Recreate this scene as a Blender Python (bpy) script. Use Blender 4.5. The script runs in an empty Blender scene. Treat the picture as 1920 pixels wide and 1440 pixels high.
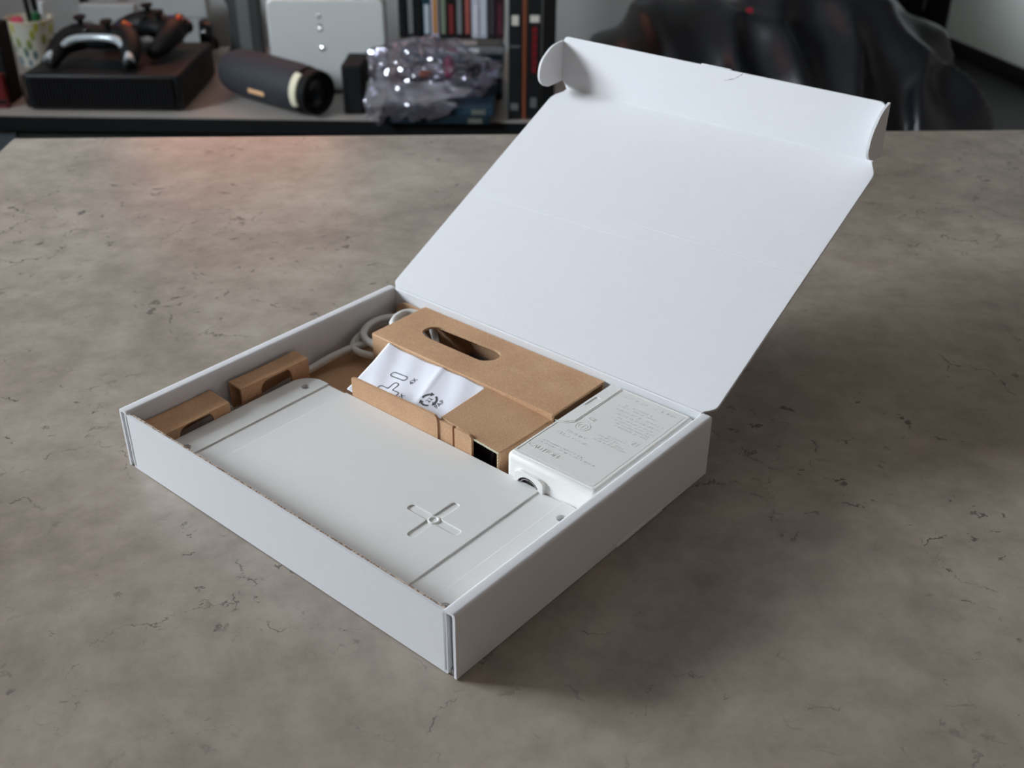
import bpy, bmesh, math, random
from mathutils import Matrix, Vector, noise
random.seed(7)
R = math.radians
scene = bpy.context.scene
C = scene.collection

# ------------------------------------------------------------------ camera
cam = bpy.data.cameras.new('camera')
cam.sensor_width = 36.0
cam.lens = 36.0 * 2071.15 / 1920.0
cam.clip_start = 0.02
cam.dof.use_dof = True
cam.dof.focus_distance = 0.435
cam.dof.aperture_fstop = 17.0
cam_ob = bpy.data.objects.new('camera', cam)
cam_ob.matrix_world = Matrix(((0.9991612, 0.01688248, -0.03730801, 0.0067),
                              (-0.04067471, 0.51462551, -0.85644974, -0.2782),
                              (0.00474066, 0.85724884, 0.51488053, 1.0278),
                              (0, 0, 0, 1)))
C.objects.link(cam_ob)
scene.camera = cam_ob

# ------------------------------------------------------------------ daylight: an overcast sky outside the windows of the left wall
world = bpy.data.worlds.new('overcast_sky')
scene.world = world
world.use_nodes = True
bg = world.node_tree.nodes['Background']
bg.inputs['Color'].default_value = (0.83, 0.915, 1.0, 1)
bg.inputs['Strength'].default_value = 58.0
WIN_X = -1.62
WINDOWS = [(0.20, 1.04, 1.08, 1.76)]     # y0, y1, z0, z1 (left wall)
REAR_FILL = (1.60, 1.96, 1.25, 1.57)      # x0, x1, z0, z1 (rear wall, unseen opening added for warm fill)
HALL_FILL = (3.03, 3.32, 0.70, 1.08)      # y0, y1, z0, z1 (passage, unseen opening added to brighten the door)
for (y0, y1, z0, z1) in WINDOWS:
    L = bpy.data.lights.new('window_portal', 'AREA')
    L.shape = 'RECTANGLE'; L.size = z1 - z0; L.size_y = y1 - y0
    L.cycles.is_portal = True
    o = bpy.data.objects.new('window_portal', L)
    o.location = (WIN_X - 0.09, (y0 + y1) / 2, (z0 + z1) / 2)
    o.rotation_euler = (0, R(-90), 0)
    C.objects.link(o)
def portal(loc, rot, sx, sy):
    L = bpy.data.lights.new('window_portal', 'AREA'); L.shape = 'RECTANGLE'; L.size = sx; L.size_y = sy; L.cycles.is_portal = True
    o = bpy.data.objects.new('window_portal', L); o.location = loc; o.rotation_euler = rot; C.objects.link(o)
portal(((REAR_FILL[0]+REAR_FILL[1])/2, -3.10, (REAR_FILL[2]+REAR_FILL[3])/2), (R(90), 0, 0), REAR_FILL[1]-REAR_FILL[0], REAR_FILL[3]-REAR_FILL[2])
portal((0.70, (HALL_FILL[0]+HALL_FILL[1])/2, (HALL_FILL[2]+HALL_FILL[3])/2), (0, R(-90), 0), HALL_FILL[3]-HALL_FILL[2], HALL_FILL[1]-HALL_FILL[0])

vs = scene.view_settings
scene.display_settings.display_device = 'sRGB'
vs.view_transform = 'Standard'; vs.look = 'None'; vs.gamma = 1.0; vs.use_curve_mapping = False
vs.exposure = 0.0

# ------------------------------------------------------------------ materials
def srgb(r, g, b):
    f = lambda c: (c / 255 / 12.92) if c / 255 <= 0.04045 else ((c / 255 + 0.055) / 1.055) ** 2.4
    return (f(r), f(g), f(b), 1)

def new_mat(name):
    m = bpy.data.materials.new(name); m.use_nodes = True
    nt = m.node_tree; b = nt.nodes['Principled BSDF']
    return m, nt, b

def N(nt, kind, **kw):
    n = nt.nodes.new(kind)
    for k, v in kw.items():
        if k in n.inputs: n.inputs[k].default_value = v
        else: setattr(n, k, v)
    return n

def coords(nt, scale=(1, 1, 1)):
    t = N(nt, 'ShaderNodeTexCoord'); mp = N(nt, 'ShaderNodeMapping')
    mp.inputs['Scale'].default_value = scale
    nt.links.new(t.outputs['Object'], mp.inputs['Vector'])
    return mp.outputs['Vector']

def mat(name, col, rough=0.5, metal=0.0, var=0.0, vscale=40.0, bump=0.0, bscale=300.0, spec=0.5, coat=0.0):
    m, nt, b = new_mat(name)
    if len(col) == 3: col = (*col, 1)
    b.inputs['Base Color'].default_value = col
    b.inputs['Roughness'].default_value = rough
    b.inputs['Metallic'].default_value = metal
    b.inputs['Specular IOR Level'].default_value = spec
    b.inputs['Coat Weight'].default_value = coat
    v = coords(nt)
    n = N(nt, 'ShaderNodeTexNoise', Scale=vscale, Detail=4.0)
    nt.links.new(v, n.inputs['Vector'])
    mx = N(nt, 'ShaderNodeMix', data_type='RGBA')
    mx.inputs[6].default_value = tuple(c * (1 - var) for c in col[:3]) + (1,)
    mx.inputs[7].default_value = tuple(min(1, c * (1 + var)) for c in col[:3]) + (1,)
    nt.links.new(n.outputs['Fac'], mx.inputs[0]); nt.links.new(mx.outputs[2], b.inputs['Base Color'])
    if bump:
        n2 = N(nt, 'ShaderNodeTexNoise', Scale=bscale, Detail=3.0)
        nt.links.new(v, n2.inputs['Vector'])
        bp = N(nt, 'ShaderNodeBump', Strength=bump, Distance=0.0006)
        nt.links.new(n2.outputs['Fac'], bp.inputs['Height']); nt.links.new(bp.outputs['Normal'], b.inputs['Normal'])
    return m

def kraft_mat(name, c0, c1):
    m, nt, b = new_mat(name)
    v = coords(nt)
    n = N(nt, 'ShaderNodeTexNoise', Scale=2200.0, Detail=4.0, Roughness=0.7)
    n2 = N(nt, 'ShaderNodeTexNoise', Scale=45.0, Detail=3.0)
    n3 = N(nt, 'ShaderNodeTexNoise', Scale=2600.0, Detail=1.0)
    for q in (n, n2, n3): nt.links.new(v, q.inputs['Vector'])
    ad = N(nt, 'ShaderNodeMath', operation='MULTIPLY_ADD'); ad.inputs[1].default_value = 0.75
    nt.links.new(n.outputs['Fac'], ad.inputs[0])
    m2 = N(nt, 'ShaderNodeMath', operation='MULTIPLY'); m2.inputs[1].default_value = 0.25
    nt.links.new(n2.outputs['Fac'], m2.inputs[0]); nt.links.new(m2.outputs[0], ad.inputs[2])
    r = N(nt, 'ShaderNodeValToRGB')
    r.color_ramp.elements[0].position = 0.36; r.color_ramp.elements[0].color = (*c0, 1)
    r.color_ramp.elements[1].position = 0.64; r.color_ramp.elements[1].color = (*c1, 1)
    nt.links.new(ad.outputs[0], r.inputs['Fac'])
    sp = N(nt, 'ShaderNodeValToRGB')
    sp.color_ramp.elements[0].position = 0.22; sp.color_ramp.elements[0].color = (0.45, 0.45, 0.45, 1)
    sp.color_ramp.elements[1].position = 0.30; sp.color_ramp.elements[1].color = (1, 1, 1, 1)
    nt.links.new(n3.outputs['Fac'], sp.inputs['Fac'])
    mu = N(nt, 'ShaderNodeMix', data_type='RGBA', blend_type='MULTIPLY'); mu.inputs[0].default_value = 1
    nt.links.new(r.outputs['Color'], mu.inputs[6]); nt.links.new(sp.outputs['Color'], mu.inputs[7])
    nt.links.new(mu.outputs[2], b.inputs['Base Color'])
    b.inputs['Roughness'].default_value = 0.72; b.inputs['Specular IOR Level'].default_value = 0.3
    bp = N(nt, 'ShaderNodeBump', Strength=0.25, Distance=0.0003)
    nt.links.new(n.outputs['Fac'], bp.inputs['Height']); nt.links.new(bp.outputs['Normal'], b.inputs['Normal'])
    return m

def flute_mat(name, light, dark, scale, p=0.5):
    m, nt, b = new_mat(name)
    v = coords(nt)
    w = N(nt, 'ShaderNodeTexNoise', Scale=scale, Detail=1.0)
    nt.links.new(v, w.inputs['Vector'])
    r = N(nt, 'ShaderNodeValToRGB')
    r.color_ramp.elements[0].position = p-.04; r.color_ramp.elements[0].color = (*dark, 1)
    r.color_ramp.elements[1].position = p+.04; r.color_ramp.elements[1].color = (*light, 1)
    nt.links.new(w.outputs['Fac'], r.inputs['Fac']); nt.links.new(r.outputs['Color'], b.inputs['Base Color'])
    b.inputs['Roughness'].default_value = 0.85
    return m

def table_mat():
    m, nt, b = new_mat('grey_concrete_laminate')
    v = coords(nt)
    def ramp(src, p0, c0, p1, c1):
        r = N(nt, 'ShaderNodeValToRGB')
        r.color_ramp.elements[0].position = p0; r.color_ramp.elements[0].color = (*c0, 1)
        r.color_ramp.elements[1].position = p1; r.color_ramp.elements[1].color = (*c1, 1)
        nt.links.new(src, r.inputs['Fac']); return r.outputs['Color']
    def mult(a, c, f=1.0):
        x = N(nt, 'ShaderNodeMix', data_type='RGBA', blend_type='MULTIPLY'); x.inputs[0].default_value = f
        nt.links.new(a, x.inputs[6]); nt.links.new(c, x.inputs[7]); return x.outputs[2]
    big = N(nt, 'ShaderNodeTexNoise', Scale=7.0, Detail=8.0, Roughness=0.62, Distortion=0.6)
    nt.links.new(v, big.inputs['Vector'])
    col = ramp(big.outputs['Fac'], 0.30, (0.216, 0.186, 0.154), 0.70, (0.385, 0.340, 0.287))
    hue = N(nt, 'ShaderNodeTexNoise', Scale=3.6, Detail=3.0, Distortion=0.8)
    nt.links.new(v, hue.inputs['Vector'])
    col = mult(col, ramp(hue.outputs['Fac'], 0.38, (1.03, 0.985, 0.965), 0.62, (1.0, 0.995, 0.965)))
    mid = N(nt, 'ShaderNodeTexNoise', Scale=55.0, Detail=6.0, Roughness=0.7)
    nt.links.new(v, mid.inputs['Vector'])
    col = mult(col, ramp(mid.outputs['Fac'], 0.30, (0.80, 0.79, 0.78), 0.62, (1.06, 1.06, 1.06)))
    # cracks: warped cell borders kept only in patches
    warp = N(nt, 'ShaderNodeTexNoise', Scale=38.0, Detail=5.0, Roughness=0.65)
    nt.links.new(v, warp.inputs['Vector'])
    wv = N(nt, 'ShaderNodeVectorMath', operation='MULTIPLY_ADD')
    wv.inputs[1].default_value = (0.04, 0.04, 0.0)
    nt.links.new(warp.outputs['Color'], wv.inputs[0]); nt.links.new(v, wv.inputs[2])
    vor = N(nt, 'ShaderNodeTexVoronoi', feature='DISTANCE_TO_EDGE', Scale=19.0)
    nt.links.new(wv.outputs[0], vor.inputs['Vector'])
    line = N(nt, 'ShaderNodeMapRange'); line.inputs[1].default_value = 0.0; line.inputs[2].default_value = 0.013
    line.inputs[3].default_value = 1.0; line.inputs[4].default_value = 0.0
    nt.links.new(vor.outputs['Distance'], line.inputs[0])
    pm = N(nt, 'ShaderNodeTexNoise', Scale=9.5, Detail=4.0, Roughness=0.6)
    nt.links.new(v, pm.inputs['Vector'])
    pr = N(nt, 'ShaderNodeMapRange'); pr.inputs[1].default_value = 0.50; pr.inputs[2].default_value = 0.58
    nt.links.new(pm.outputs['Fac'], pr.inputs[0])
    br = N(nt, 'ShaderNodeTexNoise', Scale=130.0, Detail=2.0)
    nt.links.new(v, br.inputs['Vector'])
    brr = N(nt, 'ShaderNodeMapRange'); brr.inputs[1].default_value = 0.44; brr.inputs[2].default_value = 0.56
    nt.links.new(br.outputs['Fac'], brr.inputs[0])
    a1 = N(nt, 'ShaderNodeMath', operation='MULTIPLY'); nt.links.new(line.outputs[0], a1.inputs[0]); nt.links.new(pr.outputs[0], a1.inputs[1])
    a2 = N(nt, 'ShaderNodeMath', operation='MULTIPLY'); nt.links.new(a1.outputs[0], a2.inputs[0]); nt.links.new(brr.outputs[0], a2.inputs[1])
    a2.use_clamp = True
    crack = N(nt, 'ShaderNodeMix', data_type='RGBA'); crack.inputs[7].default_value = (0.055, 0.048, 0.044, 1)
    sc = N(nt, 'ShaderNodeMath', operation='MULTIPLY'); sc.inputs[1].default_value = 0.8
    nt.links.new(a2.outputs[0], sc.inputs[0])
    nt.links.new(sc.outputs[0], crack.inputs[0]); nt.links.new(col, crack.inputs[6])
    # pits: stretched specks, thinned out by a patch mask
    mp = N(nt, 'ShaderNodeMapping'); mp.inputs['Scale'].default_value = (0.6, 1.0, 1.0)
    nt.links.new(wv.outputs[0], mp.inputs['Vector'])
    sp = N(nt, 'ShaderNodeTexNoise', Scale=190.0, Detail=2.5, Roughness=0.5)
    nt.links.new(mp.outputs[0], sp.inputs['Vector'])
    spr = N(nt, 'ShaderNodeMapRange'); spr.inputs[1].default_value = 0.655; spr.inputs[2].default_value = 0.71
    nt.links.new(sp.outputs['Fac'], spr.inputs[0])
    pit = N(nt, 'ShaderNodeMix', data_type='RGBA'); pit.inputs[7].default_value = (0.06, 0.052, 0.048, 1)
    s2 = N(nt, 'ShaderNodeMath', operation='MULTIPLY'); s2.inputs[1].default_value = 0.75
    pk = N(nt, 'ShaderNodeTexNoise', Scale=9.0, Detail=2.0); nt.links.new(v, pk.inputs['Vector'])
    pkr = N(nt, 'ShaderNodeMapRange'); pkr.inputs[1].default_value = 0.44; pkr.inputs[2].default_value = 0.60
    nt.links.new(pk.outputs['Fac'], pkr.inputs[0])
    pp = N(nt, 'ShaderNodeMath', operation='MULTIPLY'); nt.links.new(spr.outputs[0], pp.inputs[0]); nt.links.new(pkr.outputs[0], pp.inputs[1])
    nt.links.new(pp.outputs[0], s2.inputs[0])
    nt.links.new(s2.outputs[0], pit.inputs[0]); nt.links.new(crack.outputs[2], pit.inputs[6])
    nt.links.new(pit.outputs[2], b.inputs['Base Color'])
    b.inputs['Roughness'].default_value = 0.27
    b.inputs['Specular IOR Level'].default_value = 0.5
    bp = N(nt, 'ShaderNodeBump', Strength=0.12, Distance=0.0005)
    nt.links.new(mid.outputs['Fac'], bp.inputs['Height']); nt.links.new(bp.outputs['Normal'], b.inputs['Normal'])
    return m

def cup_mat():
    m, nt, b = new_mat('leaf_print_paper')
    v = coords(nt, (1, 1, 1))
    t = nt.nodes['Texture Coordinate'] if 'Texture Coordinate' in nt.nodes else None
    mp = N(nt, 'ShaderNodeMapping'); mp.inputs['Rotation'].default_value = (0, R(35), 0); mp.inputs['Scale'].default_value = (75, 75, 34)
    nt.links.new(v, mp.inputs['Vector'])
    vo = N(nt, 'ShaderNodeTexVoronoi', Scale=1.0, Randomness=0.35)
    nt.links.new(mp.outputs[0], vo.inputs['Vector'])
    k = N(nt, 'ShaderNodeMapRange'); k.inputs[1].default_value = 0.36; k.inputs[2].default_value = 0.44
    nt.links.new(vo.outputs['Distance'], k.inputs[0])
    sx = N(nt, 'ShaderNodeSeparateXYZ'); nt.links.new(v, sx.inputs[0])
    h = N(nt, 'ShaderNodeMapRange'); h.inputs[1].default_value = 0.01; h.inputs[2].default_value = 0.085
    nt.links.new(sx.outputs['Z'], h.inputs[0])
    r = N(nt, 'ShaderNodeValToRGB')
    r.color_ramp.elements[0].position = 0.1; r.color_ramp.elements[0].color = (0.06, 0.16, 0.26, 1)
    r.color_ramp.elements[1].position = 0.95; r.color_ramp.elements[1].color = (0.60, 0.62, 0.05, 1)
    e = r.color_ramp.elements.new(0.45); e.color = (0.16, 0.26, 0.08, 1)
    nt.links.new(h.outputs[0], r.inputs['Fac'])
    mx = N(nt, 'ShaderNodeMix', data_type='RGBA'); mx.inputs[7].default_value = (0.74, 0.76, 0.66, 1)
    nt.links.new(k.outputs[0], mx.inputs[0]); nt.links.new(r.outputs['Color'], mx.inputs[6])
    nt.links.new(mx.outputs[2], b.inputs['Base Color']); b.inputs['Roughness'].default_value = 0.6
    return m

def film_mat():
    m, nt, b = new_mat('clear_plastic_film')
    for n in list(nt.nodes):
        if n != nt.nodes['Material Output']: nt.nodes.remove(n)
    out = nt.nodes['Material Output']
    tr = N(nt, 'ShaderNodeBsdfTransparent'); tr.inputs['Color'].default_value = (0.86, 0.85, 0.90, 1)
    gl = N(nt, 'ShaderNodeBsdfGlossy', Roughness=0.11); gl.inputs['Color'].default_value = (0.92, 0.94, 1.0, 1)
    df = N(nt, 'ShaderNodeBsdfDiffuse'); df.inputs['Color'].default_value = (0.50, 0.47, 0.55, 1)
    fr = N(nt, 'ShaderNodeFresnel', IOR=1.6)
    m1 = N(nt, 'ShaderNodeMixShader'); m1.inputs[0].default_value = 0.10
    nt.links.new(tr.outputs[0], m1.inputs[1]); nt.links.new(df.outputs[0], m1.inputs[2])
    ad = N(nt, 'ShaderNodeMath', operation='ADD'); ad.inputs[1].default_value = 0.10
    nt.links.new(fr.outputs[0], ad.inputs[0])
    m2 = N(nt, 'ShaderNodeMixShader')
    nt.links.new(ad.outputs[0], m2.inputs[0]); nt.links.new(m1.outputs[0], m2.inputs[1]); nt.links.new(gl.outputs[0], m2.inputs[2])
    v = coords(nt); n = N(nt, 'ShaderNodeTexNoise', Scale=24.0, Detail=3.0); nt.links.new(v, n.inputs['Vector'])
    bp = N(nt, 'ShaderNodeBump', Strength=0.7, Distance=0.004); nt.links.new(n.outputs['Fac'], bp.inputs['Height'])
    nt.links.new(bp.outputs['Normal'], gl.inputs['Normal'])
    nt.links.new(m2.outputs[0], out.inputs['Surface'])
    return m

def fill_tint_mat():  # warm tint for the added rear fill light
    m, nt, b = new_mat('warm_fill_tint')
    for n in list(nt.nodes):
        if n != nt.nodes['Material Output']: nt.nodes.remove(n)
    tr = N(nt, 'ShaderNodeBsdfTransparent'); tr.inputs['Color'].default_value = (0.80, 0.66, 0.56, 1)
    nt.links.new(tr.outputs[0], nt.nodes['Material Output'].inputs['Surface'])
    return m

def screen_mat():
    m, nt, b = new_mat('lit_screen_picture')
    v = coords(nt)
    b.inputs['Base Color'].default_value = (0.01, 0.01, 0.01, 1); b.inputs['Roughness'].default_value = 0.15
    n = N(nt, 'ShaderNodeTexNoise', Scale=2.6, Detail=2.0); nt.links.new(v, n.inputs['Vector'])
    r = N(nt, 'ShaderNodeValToRGB')
    r.color_ramp.elements[0].position = 0.40; r.color_ramp.elements[0].color = (0.65, 0.16, 0.10, 1)
    r.color_ramp.elements[1].position = 0.62; r.color_ramp.elements[1].color = (1.0, 0.46, 0.26, 1)
    nt.links.new(n.outputs['Fac'], r.inputs['Fac'])
    nt.links.new(r.outputs['Color'], b.inputs['Emission Color']); b.inputs['Emission Strength'].default_value = 4.2
    return m

M = {}
M['board'] = mat('white_cardboard', (0.675, 0.675, 0.685), 0.62, var=0.02, vscale=220, bump=0.10, bscale=900, spec=0.3)
M['board_edge'] = flute_mat('cut_cardboard_edge', (0.52, 0.42, 0.34), (0.20, 0.13, 0.09), 900.0)
M['board_flute'] = flute_mat('open_flute_edge', (0.46, 0.38, 0.32), (0.02, 0.016, 0.014), 620.0, 0.57)
M['kraft'] = kraft_mat('kraft_cardboard', (0.41, 0.225, 0.118), (0.66, 0.415, 0.245))
M['kraft_edge'] = flute_mat('kraft_flute_edge', (0.55, 0.40, 0.28), (0.05, 0.03, 0.02), 700.0)
M['pad'] = mat('matt_white_plastic', (0.725, 0.715, 0.69), 0.42, var=0.006, bump=0.03, bscale=2500)
M['adapter'] = mat('white_plastic', (0.80, 0.79, 0.75), 0.34, var=0.006)
M['adapter_matt'] = mat('eroded_white_plastic', (0.765, 0.755, 0.72), 0.5, var=0.006, bump=0.08, bscale=3000)
M['jack'] = mat('socket_black', (0.015, 0.014, 0.014), 0.35)
M['metal'] = mat('socket_metal', (0.6, 0.58, 0.55), 0.25, metal=1.0)
M['cable'] = mat('cable_white', (0.70, 0.69, 0.66), 0.4)
M['paper'] = mat('leaflet_paper', (0.80, 0.80, 0.86), 0.7, var=0.015, vscale=120, spec=0.2)
M['ink'] = mat('leaflet_ink', (0.06, 0.06, 0.065), 0.7)
M['table'] = table_mat()
M['table_edge'] = mat('table_edging', (0.26, 0.24, 0.22), 0.5, var=0.1)
M['steel_leg'] = mat('black_steel', (0.03, 0.03, 0.03), 0.4)
M['warm_wall'] = mat('warm_white_plaster', (0.62, 0.56, 0.51), 0.85, var=0.02)
M['wall'] = mat('grey_white_plaster', (0.42, 0.415, 0.40), 0.85, var=0.02, bump=0.2, bscale=200)
M['hall_wall'] = mat('grey_hall_paint', (0.24, 0.25, 0.235), 0.85, var=0.02)
M['ceiling'] = mat('white_ceiling', (0.58, 0.54, 0.50), 0.9, var=0.01)
M['floor'] = mat('charcoal_floor', (0.016, 0.018, 0.017), 0.55, var=0.2, vscale=60)
M['frame'] = mat('window_frame_white', (0.8, 0.8, 0.8), 0.4)
M['door'] = mat('door_white', (0.74, 0.78, 0.72), 0.5, var=0.01)
M['dark_trim'] = mat('black_skirting', (0.012, 0.012, 0.013), 0.5)
M['curtain'] = mat('black_curtain', (0.008, 0.008, 0.009), 0.9)
M['bench_top'] = mat('bench_laminate', (0.33, 0.30, 0.27), 0.4, var=0.08, vscale=30)
M['black'] = mat('satin_black', (0.004, 0.0045, 0.005), 0.5, spec=0.3)
M['matt_black'] = mat('matt_black', (0.004, 0.004, 0.0045), 0.7, spec=0.25)
M['gloss_black'] = mat('gloss_black', (0.010, 0.010, 0.011), 0.18)
M['silver'] = mat('silver_plastic', (0.50, 0.56, 0.58), 0.28, metal=0.3)
M['speaker'] = mat('navy_speaker_cloth', (0.020, 0.023, 0.030), 0.7, var=0.15, vscale=600)
M['cream'] = mat('cream_ring', (0.72, 0.68, 0.50), 0.4)
M['copper'] = mat('copper_badge', (0.70, 0.42, 0.22), 0.4)
M['white_shell'] = mat('white_glossy_shell', (0.56, 0.58, 0.57), 0.25, var=0.01)
M['light_mark'] = mat('chrome_letters', (0.85, 0.86, 0.88), 0.12, metal=1.0)
M['leather'] = mat('black_faux_leather', (0.006, 0.0075, 0.011), 0.36, var=0.25, vscale=15, bump=0.10, bscale=220, spec=0.42)
M['red_tag'] = mat('red_fabric_tag', (0.55, 0.02, 0.05), 0.7)
M['cup'] = cup_mat()
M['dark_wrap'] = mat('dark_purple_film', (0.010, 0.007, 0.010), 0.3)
M['film'] = film_mat()
M['screen'] = screen_mat()
M['fill_tint'] = fill_tint_mat()
M['grey_panel'] = mat('dark_grey_plastic', (0.030, 0.034, 0.034), 0.5)
def flat(name, r, g, b, rough=0.4): 
    if name not in M: M[name] = mat(name, srgb(r, g, b)[:3], rough, var=0.04)
    return M[name]

# ------------------------------------------------------------------ mesh helpers
class MB:
    def __init__(s): s.v = []; s.f = []; s.m = []
    def add(s, verts, faces, mi=0):
        o = len(s.v); s.v += [Vector(p) for p in verts]
        s.f += [tuple(i + o for i in f) for f in faces]; s.m += [mi] * len(faces); return s
    def box(s, a, b, mi=0, M4=None):
        x0, y0, z0 = a; x1, y1, z1 = b
        vs_ = [Vector(p) for p in ((x0,y0,z0),(x1,y0,z0),(x1,y1,z0),(x0,y1,z0),(x0,y0,z1),(x1,y0,z1),(x1,y1,z1),(x0,y1,z1))]
        if M4: vs_ = [M4 @ p for p in vs_]
        return s.add(vs_, [(0,3,2,1),(4,5,6,7),(0,1,5,4),(1,2,6,5),(2,3,7,6),(3,0,4,7)], mi)
    def hexa(s, P, mi=0): return s.add(P, [(0,3,2,1),(4,5,6,7),(0,1,5,4),(1,2,6,5),(2,3,7,6),(3,0,4,7)], mi)
    def tube(s, pts, r, n=12, cap=True, mi=0):
        pts = [Vector(p) for p in pts]; rr = r if isinstance(r, (list, tuple)) else [r] * len(pts)
        rings = []; up = None
        for i, p in enumerate(pts):
            d = (pts[min(i+1, len(pts)-1)] - pts[max(i-1, 0)]).normalized()
            if up is None:
                up = d.orthogonal().normalized()
            up = (up - d * up.dot(d)).normalized(); sd = d.cross(up)
            rings.append([p + (up * math.cos(2*math.pi*k/n) + sd * math.sin(2*math.pi*k/n)) * rr[i] for k in range(n)])
        vs_ = [q for rg in rings for q in rg]; fs = []
        for i in range(len(pts)-1):
            for k in range(n):
                a = i*n+k; b = i*n+(k+1) % n
                fs.append((a, b, b+n, a+n))
        if cap:
            fs.append(tuple(range(n-1, -1, -1))); fs.append(tuple(range((len(pts)-1)*n, len(pts)*n)))
        return s.add(vs_, fs, mi)
    def lathe(s, prof, n=32, M4=None, mi=0, caps=True):
        vs_ = []; fs = []
        for (r, z) in prof:
            for k in range(n):
                a = 2*math.pi*k/n; vs_.append(Vector((r*math.cos(a), r*math.sin(a), z)))
        for i in range(len(prof)-1):
            for k in range(n):
                a = i*n+k; b = i*n+(k+1) % n
                fs.append((a, b, b+n, a+n))
        if caps:
            fs.append(tuple(range(n-1, -1, -1))); fs.append(tuple(range((len(prof)-1)*n, len(prof)*n)))
        if M4: vs_ = [M4 @ p for p in vs_]
        return s.add(vs_, fs, mi)
    def ball(s, c, r, n=16, mi=0):
        r = r if isinstance(r, (tuple, list)) else (r, r, r)
        vs_ = []; fs = []; h = n // 2
        for i in range(h+1):
            t = math.pi*i/h
            for k in range(n):
                a = 2*math.pi*k/n
                vs_.append((c[0]+r[0]*math.sin(t)*math.cos(a), c[1]+r[1]*math.sin(t)*math.sin(a), c[2]-r[2]*math.cos(t)))
        for i in range(h):
            for k in range(n):
                a = i*n+k; b = i*n+(k+1) % n
                if i == 0: fs.append((a, b+n, a+n))
                elif i == h-1: fs.append((a, b, a+n))
                else: fs.append((a, b, b+n, a+n))
        return s.add(vs_, fs, mi)
    def sweep(s, prof, x0, x1, mi=0):
        """closed (y,z) profile swept along x"""
        n = len(prof); vs_ = [(x0, y, z) for y, z in prof] + [(x1, y, z) for y, z in prof]
        fs = [(k, (k+1) % n, (k+1) % n + n, k+n) for k in range(n)]
        s.add(vs_, fs, mi)
        s.add(vs_[:n], [tuple(range(n-1, -1, -1))], mi + 1 if mi == 0 and s.endmat else mi)
        return s.add(vs_[n:], [tuple(range(n))], mi + 1 if mi == 0 and s.endmat else mi)
    endmat = False
    def mesh(s, name):
        me = bpy.data.meshes.new(name); me.from_pydata([tuple(p) for p in s.v], [], s.f)
        me.polygons.foreach_set('material_index', s.m); me.validate(); me.update()
        bm = bmesh.new(); bm.from_mesh(me); bmesh.ops.remove_doubles(bm, verts=bm.verts, dist=1e-7)
        bmesh.ops.recalc_face_normals(bm, faces=bm.faces); bm.to_mesh(me); bm.free()
        return me

def obj(name, me, mats, parent=None, bevel=0, seg=2, smooth=16, xf=None, kind=None):
    if isinstance(me, MB): me = me.mesh(name)
    if xf is not None: me.transform(xf)
    me.name = name; me.materials.clear()
    for k in (mats if isinstance(mats, (list, tuple)) else [mats]): me.materials.append(M[k] if isinstance(k, str) else k)
    if smooth:
        for p_ in me.polygons: p_.use_smooth = True
        me.set_sharp_from_angle(angle=R(smooth))
    o = bpy.data.objects.new(name, me); C.objects.link(o)
    if parent: o.parent = parent
    if bevel:
        b = o.modifiers.new('bevel', 'BEVEL'); b.width = bevel; b.segments = seg; b.limit_method = 'ANGLE'; b.angle_limit = R(40)
        b.harden_normals = False
    if kind: o['kind'] = kind
    return o

def tag(o, label, cat, group=None):
    o['label'] = label; o['category'] = cat
    if group: o['group'] = group
    return o
def thing(name, label, cat, loc=(0, 0, 0), rotz=0, group=None):
    o = bpy.data.objects.new(name, None); C.objects.link(o); o.empty_display_size = 0.02
    o.location = loc; o.rotation_euler = (0, 0, rotz); return tag(o, label, cat, group)
def struct(name, me, m, **k):
    o = obj(name, me, m, **k); o['kind'] = 'structure'; return o

def rrect(x0, y0, x1, y1, r, n=8):
    rs = r if isinstance(r, (list, tuple)) else [r] * 4
    out = []
    for (cx, cy, a0, q) in ((x1-rs[0], y1-rs[0], 0, rs[0]), (x0+rs[1], y1-rs[1], 90, rs[1]), (x0+rs[2], y0+rs[2], 180, rs[2]), (x1-rs[3], y0+rs[3], 270, rs[3])):
        if q < 1e-9: out.append((cx, cy)); continue
        for k in range(n+1):
            a = R(a0 + 90*k/n); out.append((cx + q*math.cos(a), cy + q*math.sin(a)))
    return out
def circle(cx, cy, r, n=24): return [(cx + r*math.cos(2*math.pi*k/n), cy + r*math.sin(2*math.pi*k/n)) for k in range(n)]
def round_poly(pts, radii, n=6):
    out = []; L = len(pts)
    for i, p_ in enumerate(pts):
        p_ = Vector(p_); a = Vector(pts[i-1]); b = Vector(pts[(i+1) % L]); r = radii[i] if isinstance(radii, (list, tuple)) else radii
        if r <= 0: out.append(tuple(p_)); continue
        d0 = (a-p_); d1 = (b-p_); t = min(r, d0.length*0.48, d1.length*0.48)
        q0 = p_ + d0.normalized()*t; q1 = p_ + d1.normalized()*t
        for k in range(n+1):
            u = k/n; out.append(tuple(q0*(1-u)**2 + p_*2*u*(1-u) + q1*u*u))
    return out

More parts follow.
